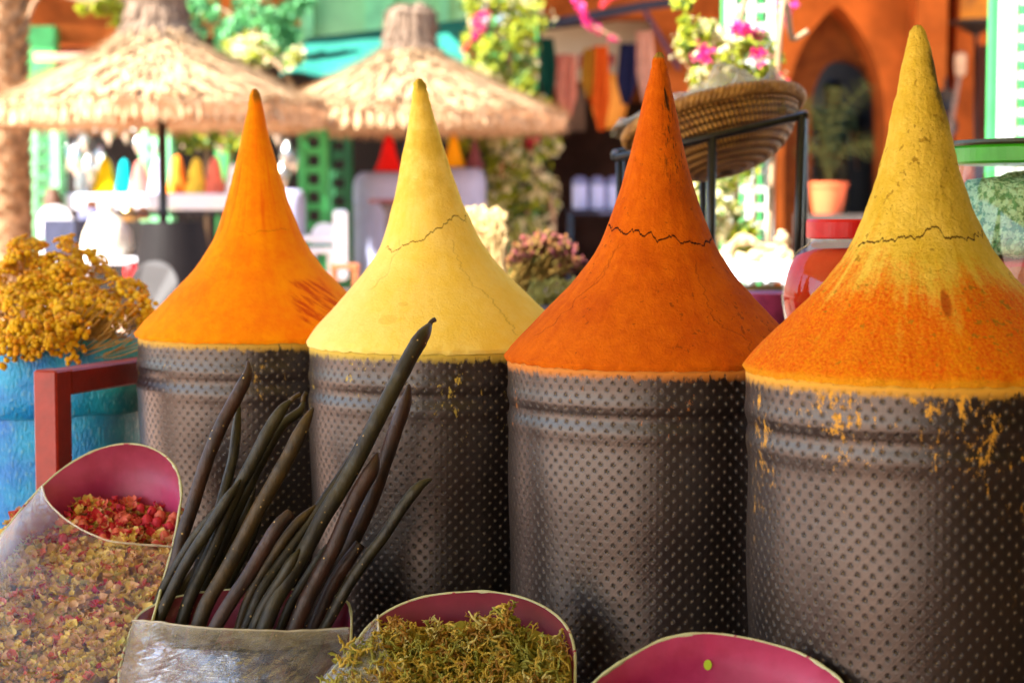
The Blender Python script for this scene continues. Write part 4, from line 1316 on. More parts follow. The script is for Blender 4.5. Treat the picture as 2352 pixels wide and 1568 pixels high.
# ---- thatched parasols
thm = P('straw_thatch', (.62, .43, .25), .85, .35, 30, .012, 60, 0, .2, (1, 1, .25), (.36, .21, .10))  # dry straw's own pale tone
thd = P('weathered_thatch', (.19, .13, .09), .9, .4, 30, .012, 60, 0, .2, (1, 1, .25))
under = P('parasol_reed_underside', (.45, .20, .06), .85, .3, 20)
def parasol(label, cxp, d, prof, knot, polex, seed, dent=None):
    random.seed(seed)
    c0 = W(cxp, 490, d)
    t = thing('thatched_parasol', label, 'parasol', (c0.x, d, .4), 'thatched parasols in the square')
    k = d/FPX
    Z = lambda py: W(cxp, py, d).z
    PR = [(p.x, p.y) for p in smooth_path([(r*k, Z(py), 0) for r, py in prof], 4)]
    b = MB()
    def fn(p, an, j):
        q = 1+.05*mn.noise(Vector((math.cos(an)*3, math.sin(an)*3, p.z*6+seed)))
        z = p.z+.03*mn.noise(Vector((math.cos(an)*2, math.sin(an)*2, seed)))
        return Vector((p.x*q, p.y*q, z))
    b.lathe(PR+[(PR[-1][0]*.97, PR[-1][1]-.06), (PR[-1][0]*.5, PR[-1][1]+.06), (.03, PR[-1][1]+.12)], (c0.x, d, 0), 64, 0, None, fn)
    # layered strands
    for q in range(3600):
        an = uni(0, 6.283); f = rnd()**.8
        tier = int(f*4)/4+.24*rnd()
        idx = min(len(PR)-2, int(tier*(len(PR)-1)))
        r, z = PR[idx]; r2, z2 = PR[min(len(PR)-1, idx+3)]
        dd = Vector((-math.sin(an), math.cos(an), 0)); tt = Vector((-dd.y, dd.x, 0))
        a = Vector((c0.x, d, z+.012))+dd*r
        ov = 1.25 if idx > len(PR)-5 else 1.0
        e = Vector((c0.x, d, z2+.020))+dd*(r+(r2-r)*ov+.03)+tt*uni(-.03, .03)
        e.z += uni(-.03, .035)
        w_ = uni(.004, .012)
        b.add([a-tt*w_, a+tt*w_, e+tt*w_*.5, e-tt*w_*.5], [(0, 1, 2, 3)])
    for q in range(1300):   # ragged fringe
        an = uni(0, 6.283); r, z = PR[-1]
        dd = Vector((-math.sin(an), math.cos(an), 0)); tt = Vector((-dd.y, dd.x, 0))
        a = Vector((c0.x, d, z+.01))+dd*r*uni(.93, 1.0)
        e = a+dd*uni(0, .05)+Vector((0, 0, -uni(.05, .11)))+tt*uni(-.02, .02)
        w_ = uni(.004, .01)
        b.add([a-tt*w_, a+tt*w_, e+tt*w_*.4, e-tt*w_*.4], [(0, 1, 2, 3)])
    b.build('thatch_roof', thm, t)
    b = MB()
    KR = [(r*k, Z(py)) for r, py in knot]
    b.lathe(KR, (c0.x, d, 0), 24, 0, None, fn)
    for q in range(700):
        an = uni(0, 6.283); i = random.randrange(len(KR)-1)
        r, z = KR[i]; r2, z2 = KR[i+1]
        dd = Vector((-math.sin(an), math.cos(an), 0)); tt = Vector((-dd.y, dd.x, 0))
        a = Vector((c0.x, d, z))+dd*(r+.004); e = Vector((c0.x, d, z2))+dd*(r2+uni(.005, .035))+tt*uni(-.02, .02)
        w_ = uni(.004, .009)
        b.add([a-tt*w_, a+tt*w_, e+tt*w_*.5, e-tt*w_*.5], [(0, 1, 2, 3)])
    b.build('tied_top', thd, t)
    px = W(polex, 490, d).x
    MB().tube([(px, d, .4), (px, d, PR[-1][1]+.1)], .024, 10).build('pole', iron, t, smooth=True)
    MB().lathe([(.02, PR[-1][1]+.105), (PR[-1][0]*.9, PR[-1][1]-.03), (PR[-1][0]*.9, PR[-1][1]-.022), (.02, PR[-1][1]+.113)], (c0.x, d, 0), 48).build('reed_underside', under, t, smooth=True)
parasol('left thatched parasol, its shaggy tied top cut by the picture edge', 366, 9.6,
        [(70, 70), (92, 100), (150, 132), (215, 165), (290, 206), (368, 244), (378, 258)], [(48, -160), (62, -60), (66, 10), (72, 50), (92, 88), (112, 112)], 375, 3)
parasol('right thatched parasol with a stout grey tied top, in front of the teal awning', 945, 10.8,
        [(60, 118), (88, 140), (140, 168), (210, 200), (285, 238), (345, 262), (354, 274)], [(20, 14), (44, 18), (56, 36), (58, 70), (60, 100), (72, 128), (96, 146)], 945, 5)
random.seed(11)

# ---- bistro table under the left parasol, dark tapered planter below
tp = W(392, 490, 9.6)
bt = thing('bistro_table', 'thin dark table top round the pole of the left parasol', 'table', (tp.x, 9.6, .4))
MB().lathe([(.02, -.012), (.30, -.012), (.305, 0), (.30, .012), (.02, .012)], (tp.x, 9.6, tp.z), 40).build('table_top', steel, bt)
MB().tube([(tp.x+.12, 9.6, .4), (tp.x+.12, 9.6, tp.z-.012)], .02, 8).build('leg', steel, bt)
pl = thing('planter', 'big dark tapered planter under the bistro table', 'planter', (W(396, 600, 8.9).x, 8.9, .4))
c_ = W(396, 500, 8.9)
MB().lathe([(.27, .4), (.205, .87), (.152, c_.z-.02), (.146, c_.z-.02), (.14, c_.z-.05), (.02, c_.z-.06)], (c_.x, 8.9, 0), 32).build('body', P('charcoal_planter', (.007, .005, .005), .6, .2, 6, 0, 80, 0, .15), pl)
gc = thing('plastic_chair', 'grey plastic chair back with rounded top, left of the orange cone', 'chair', (W(352, 650, 7.6).x, 7.6, .4))
g0 = W(352, 655, 7.6)
greyp = P('grey_plastic', (.06, .057, .057), .45, .12, 6)
b = MB()
n = 20; vs = []
for i in range(n+1):
    a = math.pi*i/n
    vs.append(Vector((g0.x+.10*math.cos(a), 7.6+.03*math.sin(a), g0.z+.10*math.sin(a))))
ring = vs+[Vector((g0.x-.10, 7.6, g0.z-.25)), Vector((g0.x+.10, 7.6, g0.z-.25))]
m_ = len(ring)
b.add(ring+[p+Vector((0, .02, 0)) for p in ring], [tuple(range(m_)), tuple(range(2*m_-1, m_-1, -1))]+[(i, m_+i, m_+(i+1) % m_, (i+1) % m_) for i in range(m_)])
b.build('backrest', greyp, gc)
b = MB(); b.bevbox((g0.x, 7.42, g0.z-.26), (.22, .34, .02), .004); b.build('seat', greyp, gc)
for dx in (-.09, .09):
    for y in (7.28, 7.58):
        MB().bevbox((g0.x+dx, y, (g0.z-.27+.0)/2+.0), (.02, .02, g0.z-.27), .002).build('leg', greyp, gc)

# ---- table of pigment cones
tz = W(380, 448, 11.2)
pt_ = thing('display_table', 'market table with a pale blue cloth under the small coloured pigment cones', 'table', (W(370, 470, 11.2).x, 11.2, .4))
clothm = P('pale_blue_cloth', (.62, .70, .86), .7, .15, 5, .004, 20, 0, .3, None, (.80, .80, .82))
a_, c_ = W(172, 446, 11.2), W(548, 482, 11.2)
MB().bevbox(((a_.x+c_.x)/2, 11.2, (a_.z+c_.z)/2), (c_.x-a_.x, .55, a_.z-c_.z), .01).build('cloth', clothm, pt_)
for x in (a_.x+.06, c_.x-.06):
    for y in (10.98, 11.42):
        MB().bevbox((x, y, (c_.z+.4)/2), (.04, .04, c_.z-.4), .003).build('leg', dkwood, pt_)
cone_pts = [('saffron yellow', 242, 362, 446, 34, (.80, .42, .004)), ('turquoise', 287, 366, 446, 26, (.003, .45, .48)), ('dusty rose', 322, 368, 446, 30, (.55, .17, .14)),
            ('pale lavender', 361, 364, 446, 24, (.62, .62, .86)), ('scarlet and yellow', 408, 357, 442, 28, (.78, .20, .02)), ('golden', 452, 362, 442, 30, (.82, .52, .05)),
            ('crimson and gold', 494, 360, 442, 30, (.72, .16, .09)), ('white', 536, 376, 442, 22, (.85, .80, .70))]
for nm_, cx, ty, by, rw, col in cone_pts:
    c_ = W(cx, by, 11.1); H = W(cx, ty, 11.1).z-a_.z-.002; k = 11.1/FPX*rw
    b = MB(); b.lathe([(k, 0), (k*.93, H*.06), (k*.70, H*.28), (k*.56, H*.50), (k*.46, H*.72), (k*.34, H*.90), (k*.15, H*.985), (.002, H)], (c_.x, 11.1, a_.z+.002), 24, 0, None, lambda p, an, j: p*(1+.03*mn.noise(p*20)))
    tag(b.build('pigment_cone', P('pigment_'+nm_.replace(' ', '_'), col, .95, .2, 20, .004, 60, 0, .1), smooth=True), '%s pigment cone in the row on the pale blue table' % nm_, 'pigment cone', 'small pigment cones in the background')

# ---- sunlit clutter left of the planter
sp_ = W(246, 575, 9.0)
b = MB(); b.lathe([(.11, 0), (.125, .05), (.115, .12), (.07, .19), (.025, .225), (.045, .25), (.01, .26)], (sp_.x, 9.0, W(246, 590, 9.0).z), 24, 0, None, lambda p, an, j: p*(1+.09*mn.noise(p*14)))
tag(b.build('cloth_sack', P('cream_sackcloth', (.80, .68, .52), .85, .25, 10, .01, 30), smooth=True), 'cream cloth sack tied at the neck, shining in the sun below the pigment table', 'sack')
lt = thing('side_table', 'low light blue table under the cream cloth sack', 'table', (sp_.x, 9.0, .4))
zt_ = W(246, 590, 9.0).z
MB().bevbox((sp_.x, 9.0, zt_-.016), (.5, .36, .03), .004, 0).build('table_top', clothm, lt)
for dx in (-.2, .2):
    for dy in (-.14, .14):
        MB().bevbox((sp_.x+dx, 9.0+dy, (zt_-.031+.4)/2), (.035, .035, zt_-.031-.4), .003).build('leg', dkwood, lt)
def pchair(label, cx, top, seat, d, wpx, m_, rz=0):
    c = W(cx, seat, d); w_ = wpx*d/FPX; ht = W(cx, top, d).z-c.z
    t = thing('plastic_chair', label, 'chair', (c.x, d, .4), None)
    R0 = Matrix.Rotation(rz, 3, 'Z')
    def at_(x, y, z): return Vector((c.x, d, c.z))+R0 @ Vector((x, y, z))
    b = MB(); n = 14; ring = []
    for i in range(n+1):
        a = math.pi*i/n
        ring.append((w_/2*math.cos(a), ht*.55+ht*.45*math.sin(a)))
    ring += [(-w_/2, .03), (w_/2, .03)]
    m2 = len(ring)
    b.add([at_(x, .16-.03*z/ht*-1, z) for x, z in ring]+[at_(x, .18+.03*z/ht, z) for x, z in ring],
          [tuple(range(m2)), tuple(range(2*m2-1, m2-1, -1))]+[(i, m2+i, m2+(i+1) % m2, (i+1) % m2) for i in range(m2)])
    b.build('backrest', m_, t)
    b = MB(); b.bevbox(at_(0, 0, 0), (w_, .36, .03), .006, 0, R0); b.build('seat', m_, t)
    for sx in (-1, 1):
        for sy in (-1, 1):
            p = at_(sx*(w_/2-.02), sy*.15, 0)
            MB().bevbox((p.x, p.y, (c.z-.016+.4)/2), (.03, .03, c.z-.016-.4), .003).build('leg', m_, t)
        q = at_(sx*(w_/2-.015), 0, ht*.45)
        MB().bevbox(q, (.03, .32, .025), .004, 0, R0).build('armrest', m_, t)
    return t
whp = P('white_plastic', (.80, .81, .84), .4, .06, 6)
lav = P('lavender_grey_plastic', (.33, .35, .52), .45, .15, 4)
pchair('white plastic chair at the far left, behind the yellow flowers', 150, 470, 560, 9.4, 80, whp, .5)
pchair('white plastic chair between the orange cone and the tall green ladder trellis', 712, 512, 575, 9.6, 62, whp, -.3)
bb = W(205, 520, 10.2)
MBb = MB(); bx(MBb, 180, 478, 226, 560, 10.2, .2); tag(MBb.build('blue_crate', P('navy_crate', (.05, .07, .20), .5, .4, 9, 0, 40, 0, .4, None, (.35, .38, .5)), origin=None), 'navy blue crate below the saffron pigment cone', 'crate')
MBb = MB(); bx(MBb, 100, 505, 170, 600, 9.0, .3); tag(MBb.build('dark_box', P('dark_navy_box', (.03, .035, .07), .5)), 'dark navy box beside the palm trunk, above the yellow flowers', 'box')

# ---- drums wrapped in pale plastic with pigment cones, middle
def wdrum(label, x0, x1, top, d):
    a, c = W(x0, top, d), W(x1, top, d)
    r = (c.x-a.x)/2; cx = (a.x+c.x)/2; z = a.z
    t = thing('wrapped_drum', label, 'drum', (cx, d, .4), 'drums wrapped in lavender grey plastic')
    b = MB()
    b.lathe([(r*.97, .4), (r, .5), (r, z-.10), (r*.94, z-.03), (r*.75, z), (.01, z+.003)], (cx, d, 0), 32, 0, None, lambda p, an, j: p*(1+.03*math.sin(an*9)*.4) if j < 3 else p)
    b.build('plastic_cover', lav, t, smooth=True)
    return cx, z, r
for lab, x0, x1, top, d, cones in (
    ('wrapped drum under the scarlet pigment cone, left of the yellow cone', 812, 950, 396, 11.6, [('scarlet', 893, 310, 34, (.80, .015, .012)), ('blue', 938, 318, 20, (.02, .06, .45))]),
    ('wrapped drum under the orange pigment cone, right of the yellow cone', 1000, 1118, 386, 11.6, [('orange', 1042, 308, 30, (.82, .36, .006)), ('plum brown', 1090, 322, 24, (.16, .05, .06))]),
    ('wrapped drum half hidden behind the orange cone', 630, 702, 436, 11.0, [])):
    cx, z, r = wdrum(lab, x0, x1, top, d)
    for nm_, px, ty, rw, col in cones:
        c_ = W(px, top, d); H = W(px, ty, d).z-z-.004; k = d/FPX*rw
        b = MB(); b.lathe([(k, 0), (k*.90, H*.1), (k*.62, H*.34), (k*.44, H*.62), (k*.32, H*.84), (k*.16, H*.97), (.002, H)], (c_.x, d, z+.004), 24)
        tag(b.build('pigment_cone', P('pigment_'+nm_.replace(' ', '_'), col, .9, .12, 20, .003, 60, 0, .1), smooth=True), '%s pigment cone on a plastic wrapped drum beside the yellow cone' % nm_, 'pigment cone', 'small pigment cones in the background')
rt_ = thing('round_table', 'small round dark red table left of the yellow cone', 'table', (W(890, 460, 10.4).x, 10.4, .4))
rp = W(895, 458, 10.4)
MB().lathe([(.02, -.02), (.12, -.02), (.125, 0), (.02, .002)], (rp.x, 10.4, rp.z), 32).build('table_top', P('dark_red_table', (.16, .03, .04), .5), rt_)
MB().lathe([(.10, .4), (.03, .45), (.028, rp.z-.08), (.06, rp.z-.02)], (rp.x, 10.4, 0), 20).build('pedestal', P('grey_brown_pedestal', (.13, .10, .10), .6), rt_, smooth=True)
st = thing('wooden_stool', 'brown wooden stool between the orange and the yellow cone', 'stool', (W(790, 640, 8.4).x, 8.4, 0))
s0 = W(793, 612, 8.4)
brw = P('brown_stool_wood', (.32, .10, .035), .5, .3, 20)
MB().bevbox((s0.x, 8.4, s0.z), (.13, .13, .025), .004).build('seat', brw, st)
for dx in (-.05, .05):
    for dy in (-.05, .05):
        MB().bevbox((s0.x+dx, 8.4+dy, (s0.z-.013)/2), (.022, .022, s0.z-.013), .003).build('leg', brw, st)
wb = W(715, 560, 9.2)
MBb = MB(); MBb.bevbox((W(782, 540, 9.4).x, 9.4, W(782, 540, 9.4).z-.05), (.07, .07, .36), .012, 0)
tag(MBb.build('gas_bottle_box', whp), 'narrow white box on end beside the wrapped drum, left of the yellow cone', 'box')

# ---- lattice columns
def trellis(label, x0, x1, y0, y1, d, m_, pitch, bar=.03, deep=.16, rungh=.5, cols=1, back=None):
    a, c = W(x0, y1, d), W(x1, y0, d)
    zb = .4 if d > 8.7 else 0
    t = thing('trellis_column', label, 'trellis', ((a.x+c.x)/2, d, zb), 'square lattice columns in the square')
    z1 = c.z
    b = MB()
    ph = pitch*d/FPX
    for fx in range(cols+1):
        for y in (d, d+deep):
            x = a.x+bar/2+(c.x-a.x-bar)*fx/cols
            b.bevbox((x, y, (z1+zb)/2), (bar, bar, z1-zb), .003)
    for y in (d,):
        z = zb+.1
        while z < z1:
            for fx in range(cols):
                xa = a.x+(c.x-a.x-bar)*fx/cols+bar; xb = a.x+(c.x-a.x-bar)*(fx+1)/cols
                b.box(((xa+xb)/2, y, z), (xb-xa-.001, bar*.7, ph*rungh))
            z += ph
    for x in (a.x+bar/2, c.x-bar/2):
        z = zb+.1
        while z < z1:
            b.box((x, d+deep/2, z), (bar*.7, deep-bar-.002, ph*rungh)); z += ph
    b.build('lattice', m_, t)
    if back:  # added rear lattice; its green imitates fringes of overexposed white
        b = MB(); off = .16
        for fx in range(cols+1):
            x = a.x+bar/2+(c.x-a.x-bar)*fx/cols
            b.bevbox((x, d+off, (z1+zb)/2), (bar*1.15, bar, z1-zb), .003)
        z = zb+.1
        while z < z1:
            b.box(((a.x+c.x)/2, d+off, z), (c.x-a.x-.002, bar*.6, ph*rungh)); z += ph
        b.build('green_fringe_lattice', back, t)
    return t
trellis('green ladder trellis, painted pale for sun, right beside the palm trunk', 82, 136, 250, 900, 10.9, greenl, 36, .045, .14)
trellis('green trellis, painted pale for sun, under the left parasol, right of its pole', 330, 392, 240, 900, 11.8, greenl, 36, .05, .14)
trellis('green ladder trellis between the orange and yellow cones', 690, 750, 270, 900, 11.3, greenp, 42, .045, .14, .38)
trellis('darker green trellis just behind the green ladder trellis', 752, 806, 270, 900, 12.8, P('dark_green_paint', (.015, .12, .04), .6), 42, .045, .14, .5)
trellis('green trellis grown over with cream bougainvillea, behind the right parasol', 1120, 1236, -200, 900, 12.0, greenp, 62, .055, .22, .22, 2)
trellis('lattice column in painted white sun glare with pink bougainvillea behind the basket', 1664, 1784, -200, 900, 5.7, whiteg, 41, .026, .05, .40, 2, greenp)
trellis('lattice column in painted white sun glare at the right edge of the picture', 2292, 2486, -200, 900, 5.1, whiteg, 42, .032, .05, .46, 2, greenp)

# ---- climbing and tree foliage
def leafquad(b, p, s_, mi):
    n_ = Vector((uni(-1, 1), uni(-1, .4), uni(-.2, 1))).normalized()
    a = n_.orthogonal().normalized(); a = Matrix.Rotation(uni(0, 6.28), 3, n_) @ a
    c = n_.cross(a)
    b.add([p-a*s_, p-c*s_*.55+n_*s_*.1, p+a*s_, p+c*s_*.55+n_*s_*.1], [(0, 1, 2, 3)], mi)
def clump(b, p, r, n, s_, mis, sq=(1, 1, 1)):
    for q in range(n):
        v = Vector((random.gauss(0, .5)*sq[0], random.gauss(0, .5)*sq[1], random.gauss(0, .5)*sq[2]))*r
        leafquad(b, Vector(p)+v, s_*uni(.6, 1.3), random.choice(mis))
LG = leafmat('yellow_green_leaf', (.34, .38, .02), .35, .4)
MG = leafmat('mid_green_leaf', (.10, .34, .10), .35, .35)
DG = leafmat('olive_leaf', (.10, .17, .03), .35, .35)
CRM = leafmat('cream_bract', (.74, .66, .38), .15, .4)
PNK = leafmat('pink_bract', (.72, .03, .22), .25, .35)
REDB = leafmat('red_bract', (.60, .04, .06), .25, .35)
vinew = P('vine_wood', (.32, .20, .11), .8, .3, 20)
def vine(label, stems, clumps, d, ground=True):
    t = thing('bougainvillea', label, 'climbing plant', (W(stems[0][0][0], 490, d).x, d, .4))
    s = MB()
    for path in stems:
        pts = [W(x, y, d-.05+uni(-.03, .03)) for x, y in path]
        if ground: pts[0].z = .4 if d > 8.7 else 0
        s.tube(smooth_path(pts, 5), .016*min(1, d/10) if ground else .006, 6)
    s.build('stems', vinew, t, smooth=True)
    l = MB(); f = MB()
    for px, py, r, kind in clumps:
        p = W(px, py, d-.12+uni(-.1, .15))
        rr = r*d/FPX
        if kind in 'gc':
            clump(l, p, rr, int(34+r*1.0), .030*min(1, d/10), (0, 0, 1))
        if kind in 'cpr':
            n_ = 26 if kind == 'c' else 34
            mi = {'c': 0, 'p': 1, 'r': 2}[kind]
            for q in range(4 if kind == 'c' else 3):
                pp = p+Vector((random.gauss(0, .5), uni(-.3, .1), random.gauss(0, .5)))*rr
                clump(f, pp, (.055 if kind == 'c' else .045 if ground else .016)*min(1, d/10), n_//2 if ground else 5, .024*min(1, d/10), (mi,))
    l.build('leaves', [LG, DG], t)
    f.build('blossoms', [CRM, PNK, REDB], t)
    return t
cl = []
for k in range(110):
    px, py = uni(1062, 1232), uni(-20, 560)
    if 195 < py < 275 and px < 1200: pass
    cl.append((px, py, uni(14, 34), 'g' if rnd() < .45 else 'c'))
cl += [(1105, 45, 20, 'p'), (1120, 20, 18, 'p'), (1100, 72, 16, 'p'), (1085, 110, 12, 'r'), (1210, 330, 12, 'r'), (1160, 390, 12, 'r'), (1250, 300, 18, 'c'), (1265, 330, 18, 'c'), (1255, 420, 20, 'c'), (1262, 470, 18, 'c'), (1238, 240, 16, 'c')]
vine('cream flowered bougainvillea climbing the green trellis behind the right parasol', [[(1165, 600), (1160, 480), (1175, 300), (1170, 60)], [(1215, 600), (1210, 520), (1225, 430), (1200, 200)], [(1275, 560), (1270, 500), (1250, 440), (1228, 380)]], cl, 11.8)
cl = []
for k in range(38):
    px, py = uni(1570, 1790), uni(60, 230)
    if px > 1640 and rnd() < .35: continue
    cl.append((px, py, uni(12, 28), 'g' if rnd() < .5 else 'c'))
for k in range(26): cl.append((uni(1600, 1720), uni(370, 560), uni(12, 26), 'g' if rnd() < .6 else 'c'))
cl += [(1612, 120, 11, 'p'), (1625, 105, 8, 'p'), (1715, 70, 8, 'p'), (1740, 85, 8, 'p'), (1752, 130, 10, 'p'), (1690, 70, 8, 'p'), (1668, 165, 14, 'r'), (1800, 18, 16, 'p'), (1780, 200, 10, 'r'), (1555, 5, 16, 'g'), (1575, 10, 14, 'g'), (1572, 48, 10, 'g'), (1580, 75, 14, 'g')]
vine('pink and cream bougainvillea climbing the white lattice column behind the basket', [[(1680, 600), (1690, 480), (1700, 300), (1690, 100), (1720, -20)], [(1640, 600), (1650, 470), (1690, 350)], [(1740, 130), (1790, 88), (1820, 92), (1855, 72)]], cl, 5.55)
hg = [(1322, 2, 8, 'p'), (1330, 16, 8, 'p'), (1338, 32, 7, 'p'), (1344, 48, 6, 'p'), (1358, 64, 6, 'p'), (1374, 66, 6, 'p'), (1404, 86, 5, 'p'), (1388, 4, 12, 'r')]
vine('hanging magenta spray of bougainvillea in front of the scarf shop', [[(1310, -40), (1325, -20), (1340, 40), (1380, 70), (1425, 90)]], hg, 10.6, False)

def tree(label, d, crown, trunk, mats_, leaf, n, thick=.07):
    t = thing('tree', label, 'tree', (W(trunk[0][0], 490, d).x, d, .4))
    pts = [W(x, y, d) for x, y in trunk]; pts[0].z = .4
    s = MB(); sp = smooth_path(pts, 5)
    s.tube(sp, [thick-thick*.65*i/(len(sp)-1) for i in range(len(sp))], 8)
    for px, py, r in crown[::2]:
        s.tube(smooth_path([sp[len(sp)*2//3], (sp[-1]+W(px, py, d))/2, W(px, py, d)], 4), .014, 5)
    s.build('trunk', vinew, t, smooth=True)
    b = MB()
    for px, py, r in crown:
        rr = r*d/FPX
        for q in range(5):
            v = Vector((uni(-1, 1), uni(-1, 1), uni(-1, 1)))*rr*.6
            clump(b, W(px, py, d)+v, rr*.5, n//5, leaf, tuple(range(len(mats_))))
    b.build('crown', mats_, t)
MINT = leafmat('mint_leaf', (.20, .52, .24), .3, .4)  # the leaf's own bright mint green
tree('bushy bright green tree between the two thatched parasols', 12.4, [(470, 20, 42), (520, 60, 48), (580, 30, 50), (640, 60, 46), (680, 20, 40), (610, 100, 40), (540, 110, 30), (660, 110, 34), (450, 70, 26), (500, -40, 40), (620, -50, 50)], [(600, 600), (595, 300), (590, 120), (580, 40)], [MINT, MINT, MG], .035, 290)
tree('yellow green leafy branches left of the left parasol top', 10.8, [(215, 15, 22), (255, 20, 26), (295, 12, 26), (330, 35, 24), (345, 65, 16), (275, 42, 20), (190, 22, 10), (262, 160, 14), (410, 30, 20), (430, 60, 20), (420, 85, 16)], [(40, 600), (45, 300), (60, 60), (120, -30), (230, 0)], [LG, LG], .030, 90, .022)
cl = [(uni(380, 580), uni(262, 330), uni(16, 30), 'g') for k in range(30)]+[(360, 280, 20, 'c'), (415, 270, 18, 'c'), (390, 262, 16, 'c'), (430, 300, 16, 'c')]
vine('leafy green vine hanging under the left parasol, right of its pole', [[(470, 560), (475, 440), (470, 320), (430, 285)], [(470, 330), (540, 290), (580, 270)]], cl, 12.1)
cl = [(uni(520, 690), uni(100, 150), uni(14, 24), 'c') for k in range(14)]
vine('white flowering creeper on the roof edge behind the left parasol', [[(690, 560), (690, 300), (640, 150), (540, 120)]], cl, 11.9)

# ---- scarf shop
sc_ = thing('scarf_shop', 'terracotta shop with a dark open front full of hanging scarves', 'shop', (W(1420, 490, 14.2).x, 14.4, .4))
b = MB(); bx(b, 1236, -300, 1660, 40, 14.0, .3); b.build('lintel', terra, sc_)
b = MB(); bx(b, 1496, 40, 1800, 900, 14.0, .3); b.build('wall', terra, sc_)
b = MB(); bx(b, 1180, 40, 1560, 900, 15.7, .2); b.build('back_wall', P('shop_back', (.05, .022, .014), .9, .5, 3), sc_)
b = MB(); bx(b, 1225, 170, 1500, 235, 15.5, .05); b.build('rust_panel', terraD, sc_)
b = MB(); b.box((.35, 13.65, 3.6), (3.3, 3.9, .15)); b.build('porch_roof', terra, sc_)
beamm = P('indigo_beam', (.018, .017, .04), .5, .3, 8)
b = MB(); b.tube([W(1232, 62, 13.5), W(1480, 14, 13.5), W(1560, 4, 13.5)], .045, 4); b.build('beam', beamm, sc_)
b = MB(); b.tube([W(1474, 14, 13.5), W(1560, 158, 13.9)], .026, 4); b.build('brace', P('violet_brace', (.085, .04, .085), .5), sc_)
signm = G('painted_sign_cloth')
sx, sy, sz = signm.xyz(signm.obj())
st_ = signm.ss(signm.noise(signm.comb(signm.m('MULTIPLY', sx, 34.0), .3, signm.m('MULTIPLY', sz, 4.0)), 1.0, 3, .5), .46, .52)
bandm = signm.m('MULTIPLY', signm.ss(signm.m('ABSOLUTE', signm.m('SUBTRACT', sz, .20)), .065, .045), signm.ss(sx, .22, .16))
band2 = signm.m('MULTIPLY', signm.ss(signm.m('ABSOLUTE', signm.m('SUBTRACT', sz, .26)), .085, .06), signm.ss(sx, .16, .22))
scl = signm.mix(signm.m('MULTIPLY', bandm, st_), signm.mix(signm.noise(signm.obj(), 6, 3), (.46, .40, .28), (.56, .50, .36)), (.32, .035, .05))
scl = signm.mix(signm.m('MULTIPLY', band2, st_), scl, (.12, .20, .10))
signm = signm.end(signm.pbr(scl, .8))
b = MB(); b.add([W(1240, 72, 14.6), W(1494, 40, 14.6), W(1494, 165, 14.6), W(1250, 200, 14.6)], [(0, 3, 2, 1)])
b.add([p+Vector((0, .02, 0)) for p in b.v[:4]], [(0, 1, 2, 3)]); b.f += [(0, 1, 5, 4), (1, 2, 6, 5), (2, 3, 7, 6), (3, 0, 4, 7)]; b.m += [0]*4
tag(b.build('shop_sign', signm), 'cream shop sign with faded red and green writing, behind the scarves', 'sign')
def scarf(label, cx, y0, y1, wpx, col, d, tail=.35):
    m_ = P('scarf_cloth_'+label.split()[0], col, .85, .15, 12, .003, 30, 0, .15)
    b = MB(); n = 12; mm = 16; vs = []; fs = []
    for j in range(mm+1):
        v = j/mm; w_ = wpx*(1.0+.25*math.sin(v*2.6))*(1 if v < .62 else 1-(1-tail)*(v-.62)/.38)
        for i in range(n+1):
            u = i/n-.5
            q = W(cx+u*w_+3*math.sin(v*3+cx), y0+(y1-y0)*v, d)
            q.y += .03*math.sin(u*14+v*2)
            vs.append(q)
    for j in range(mm):
        for i in range(n):
            a = j*(n+1)+i; fs.append((a, a+n+1, a+n+2, a+1))
    b.add(vs, fs); o2 = len(vs)
    b.add([p+Vector((0, .015, 0)) for p in vs], [tuple(reversed(f)) for f in fs])
    tag(b.build('scarf', m_, smooth=True), label, 'scarf', 'scarves hanging in the terracotta shop')
for a in (('dark green scarf hanging leftmost in the terracotta shop', 1256, 88, 225, 34, (.004, .055, .035)),
          ('salmon pink scarf hanging second in the terracotta shop', 1304, 128, 270, 40, (.55, .20, .13)),
          ('mustard scarf touching the orange one in the terracotta shop', 1354, 112, 225, 26, (.42, .20, .015)),
          ('orange red scarf, the longest in the terracotta shop', 1380, 106, 300, 38, (.62, .10, .008)),
          ('navy black scarf hanging in the terracotta shop', 1440, 100, 240, 38, (.012, .014, .05)),
          ('pale peach scarf hanging rightmost in the terracotta shop', 1482, 72, 235, 36, (.60, .32, .22))):
    scarf(*a, 13.2)
b = MB(); vs = []
c_ = W(1400, 232, 14.2)
b.blob(c_, .17, 20, 12, 0, (.85, .5, 1.25), .02)  # blob coloured gold to imitate an orange lamp glow
tag(b.build('orange_glow_blob', P('painted_orange_glow', (.85, .38, .05), .7, .1, 6), smooth=True), 'golden blob painted in for the orange glow between the orange and navy scarves', 'painted glow')
b = MB(); bx(b, 1290, 196, 1345, 300, 14.9, .1); tag(b.build('grey_cloth', P('taupe_cloth', (.17, .11, .075), .9, .2, 5)), 'taupe cloth hanging below the salmon scarf', 'cloth')
rk = thing('tin_rack', 'dark blue rack with a shelf of white tins, at the back of the scarf shop', 'rack', (W(1370, 500, 13.0).x, 13.0, .4))
a_, c_ = W(1304, 484, 13.0), W(1440, 492, 13.0)
MB().bevbox(((a_.x+c_.x)/2, 13.1, (a_.z+c_.z)/2), (c_.x-a_.x, .25, .03), .003).build('shelf', beamm, rk)
for x in (a_.x+.02, c_.x-.02):
    for y in (13.0, 13.2):
        MB().bevbox((x, y, (a_.z+.37)/2), (.03, .03, a_.z-.43), .003).build('leg', P('blue_rack_paint', (.02, .05, .09), .5) if x < a_.x+.03 and y < 13.1 else beamm, rk)
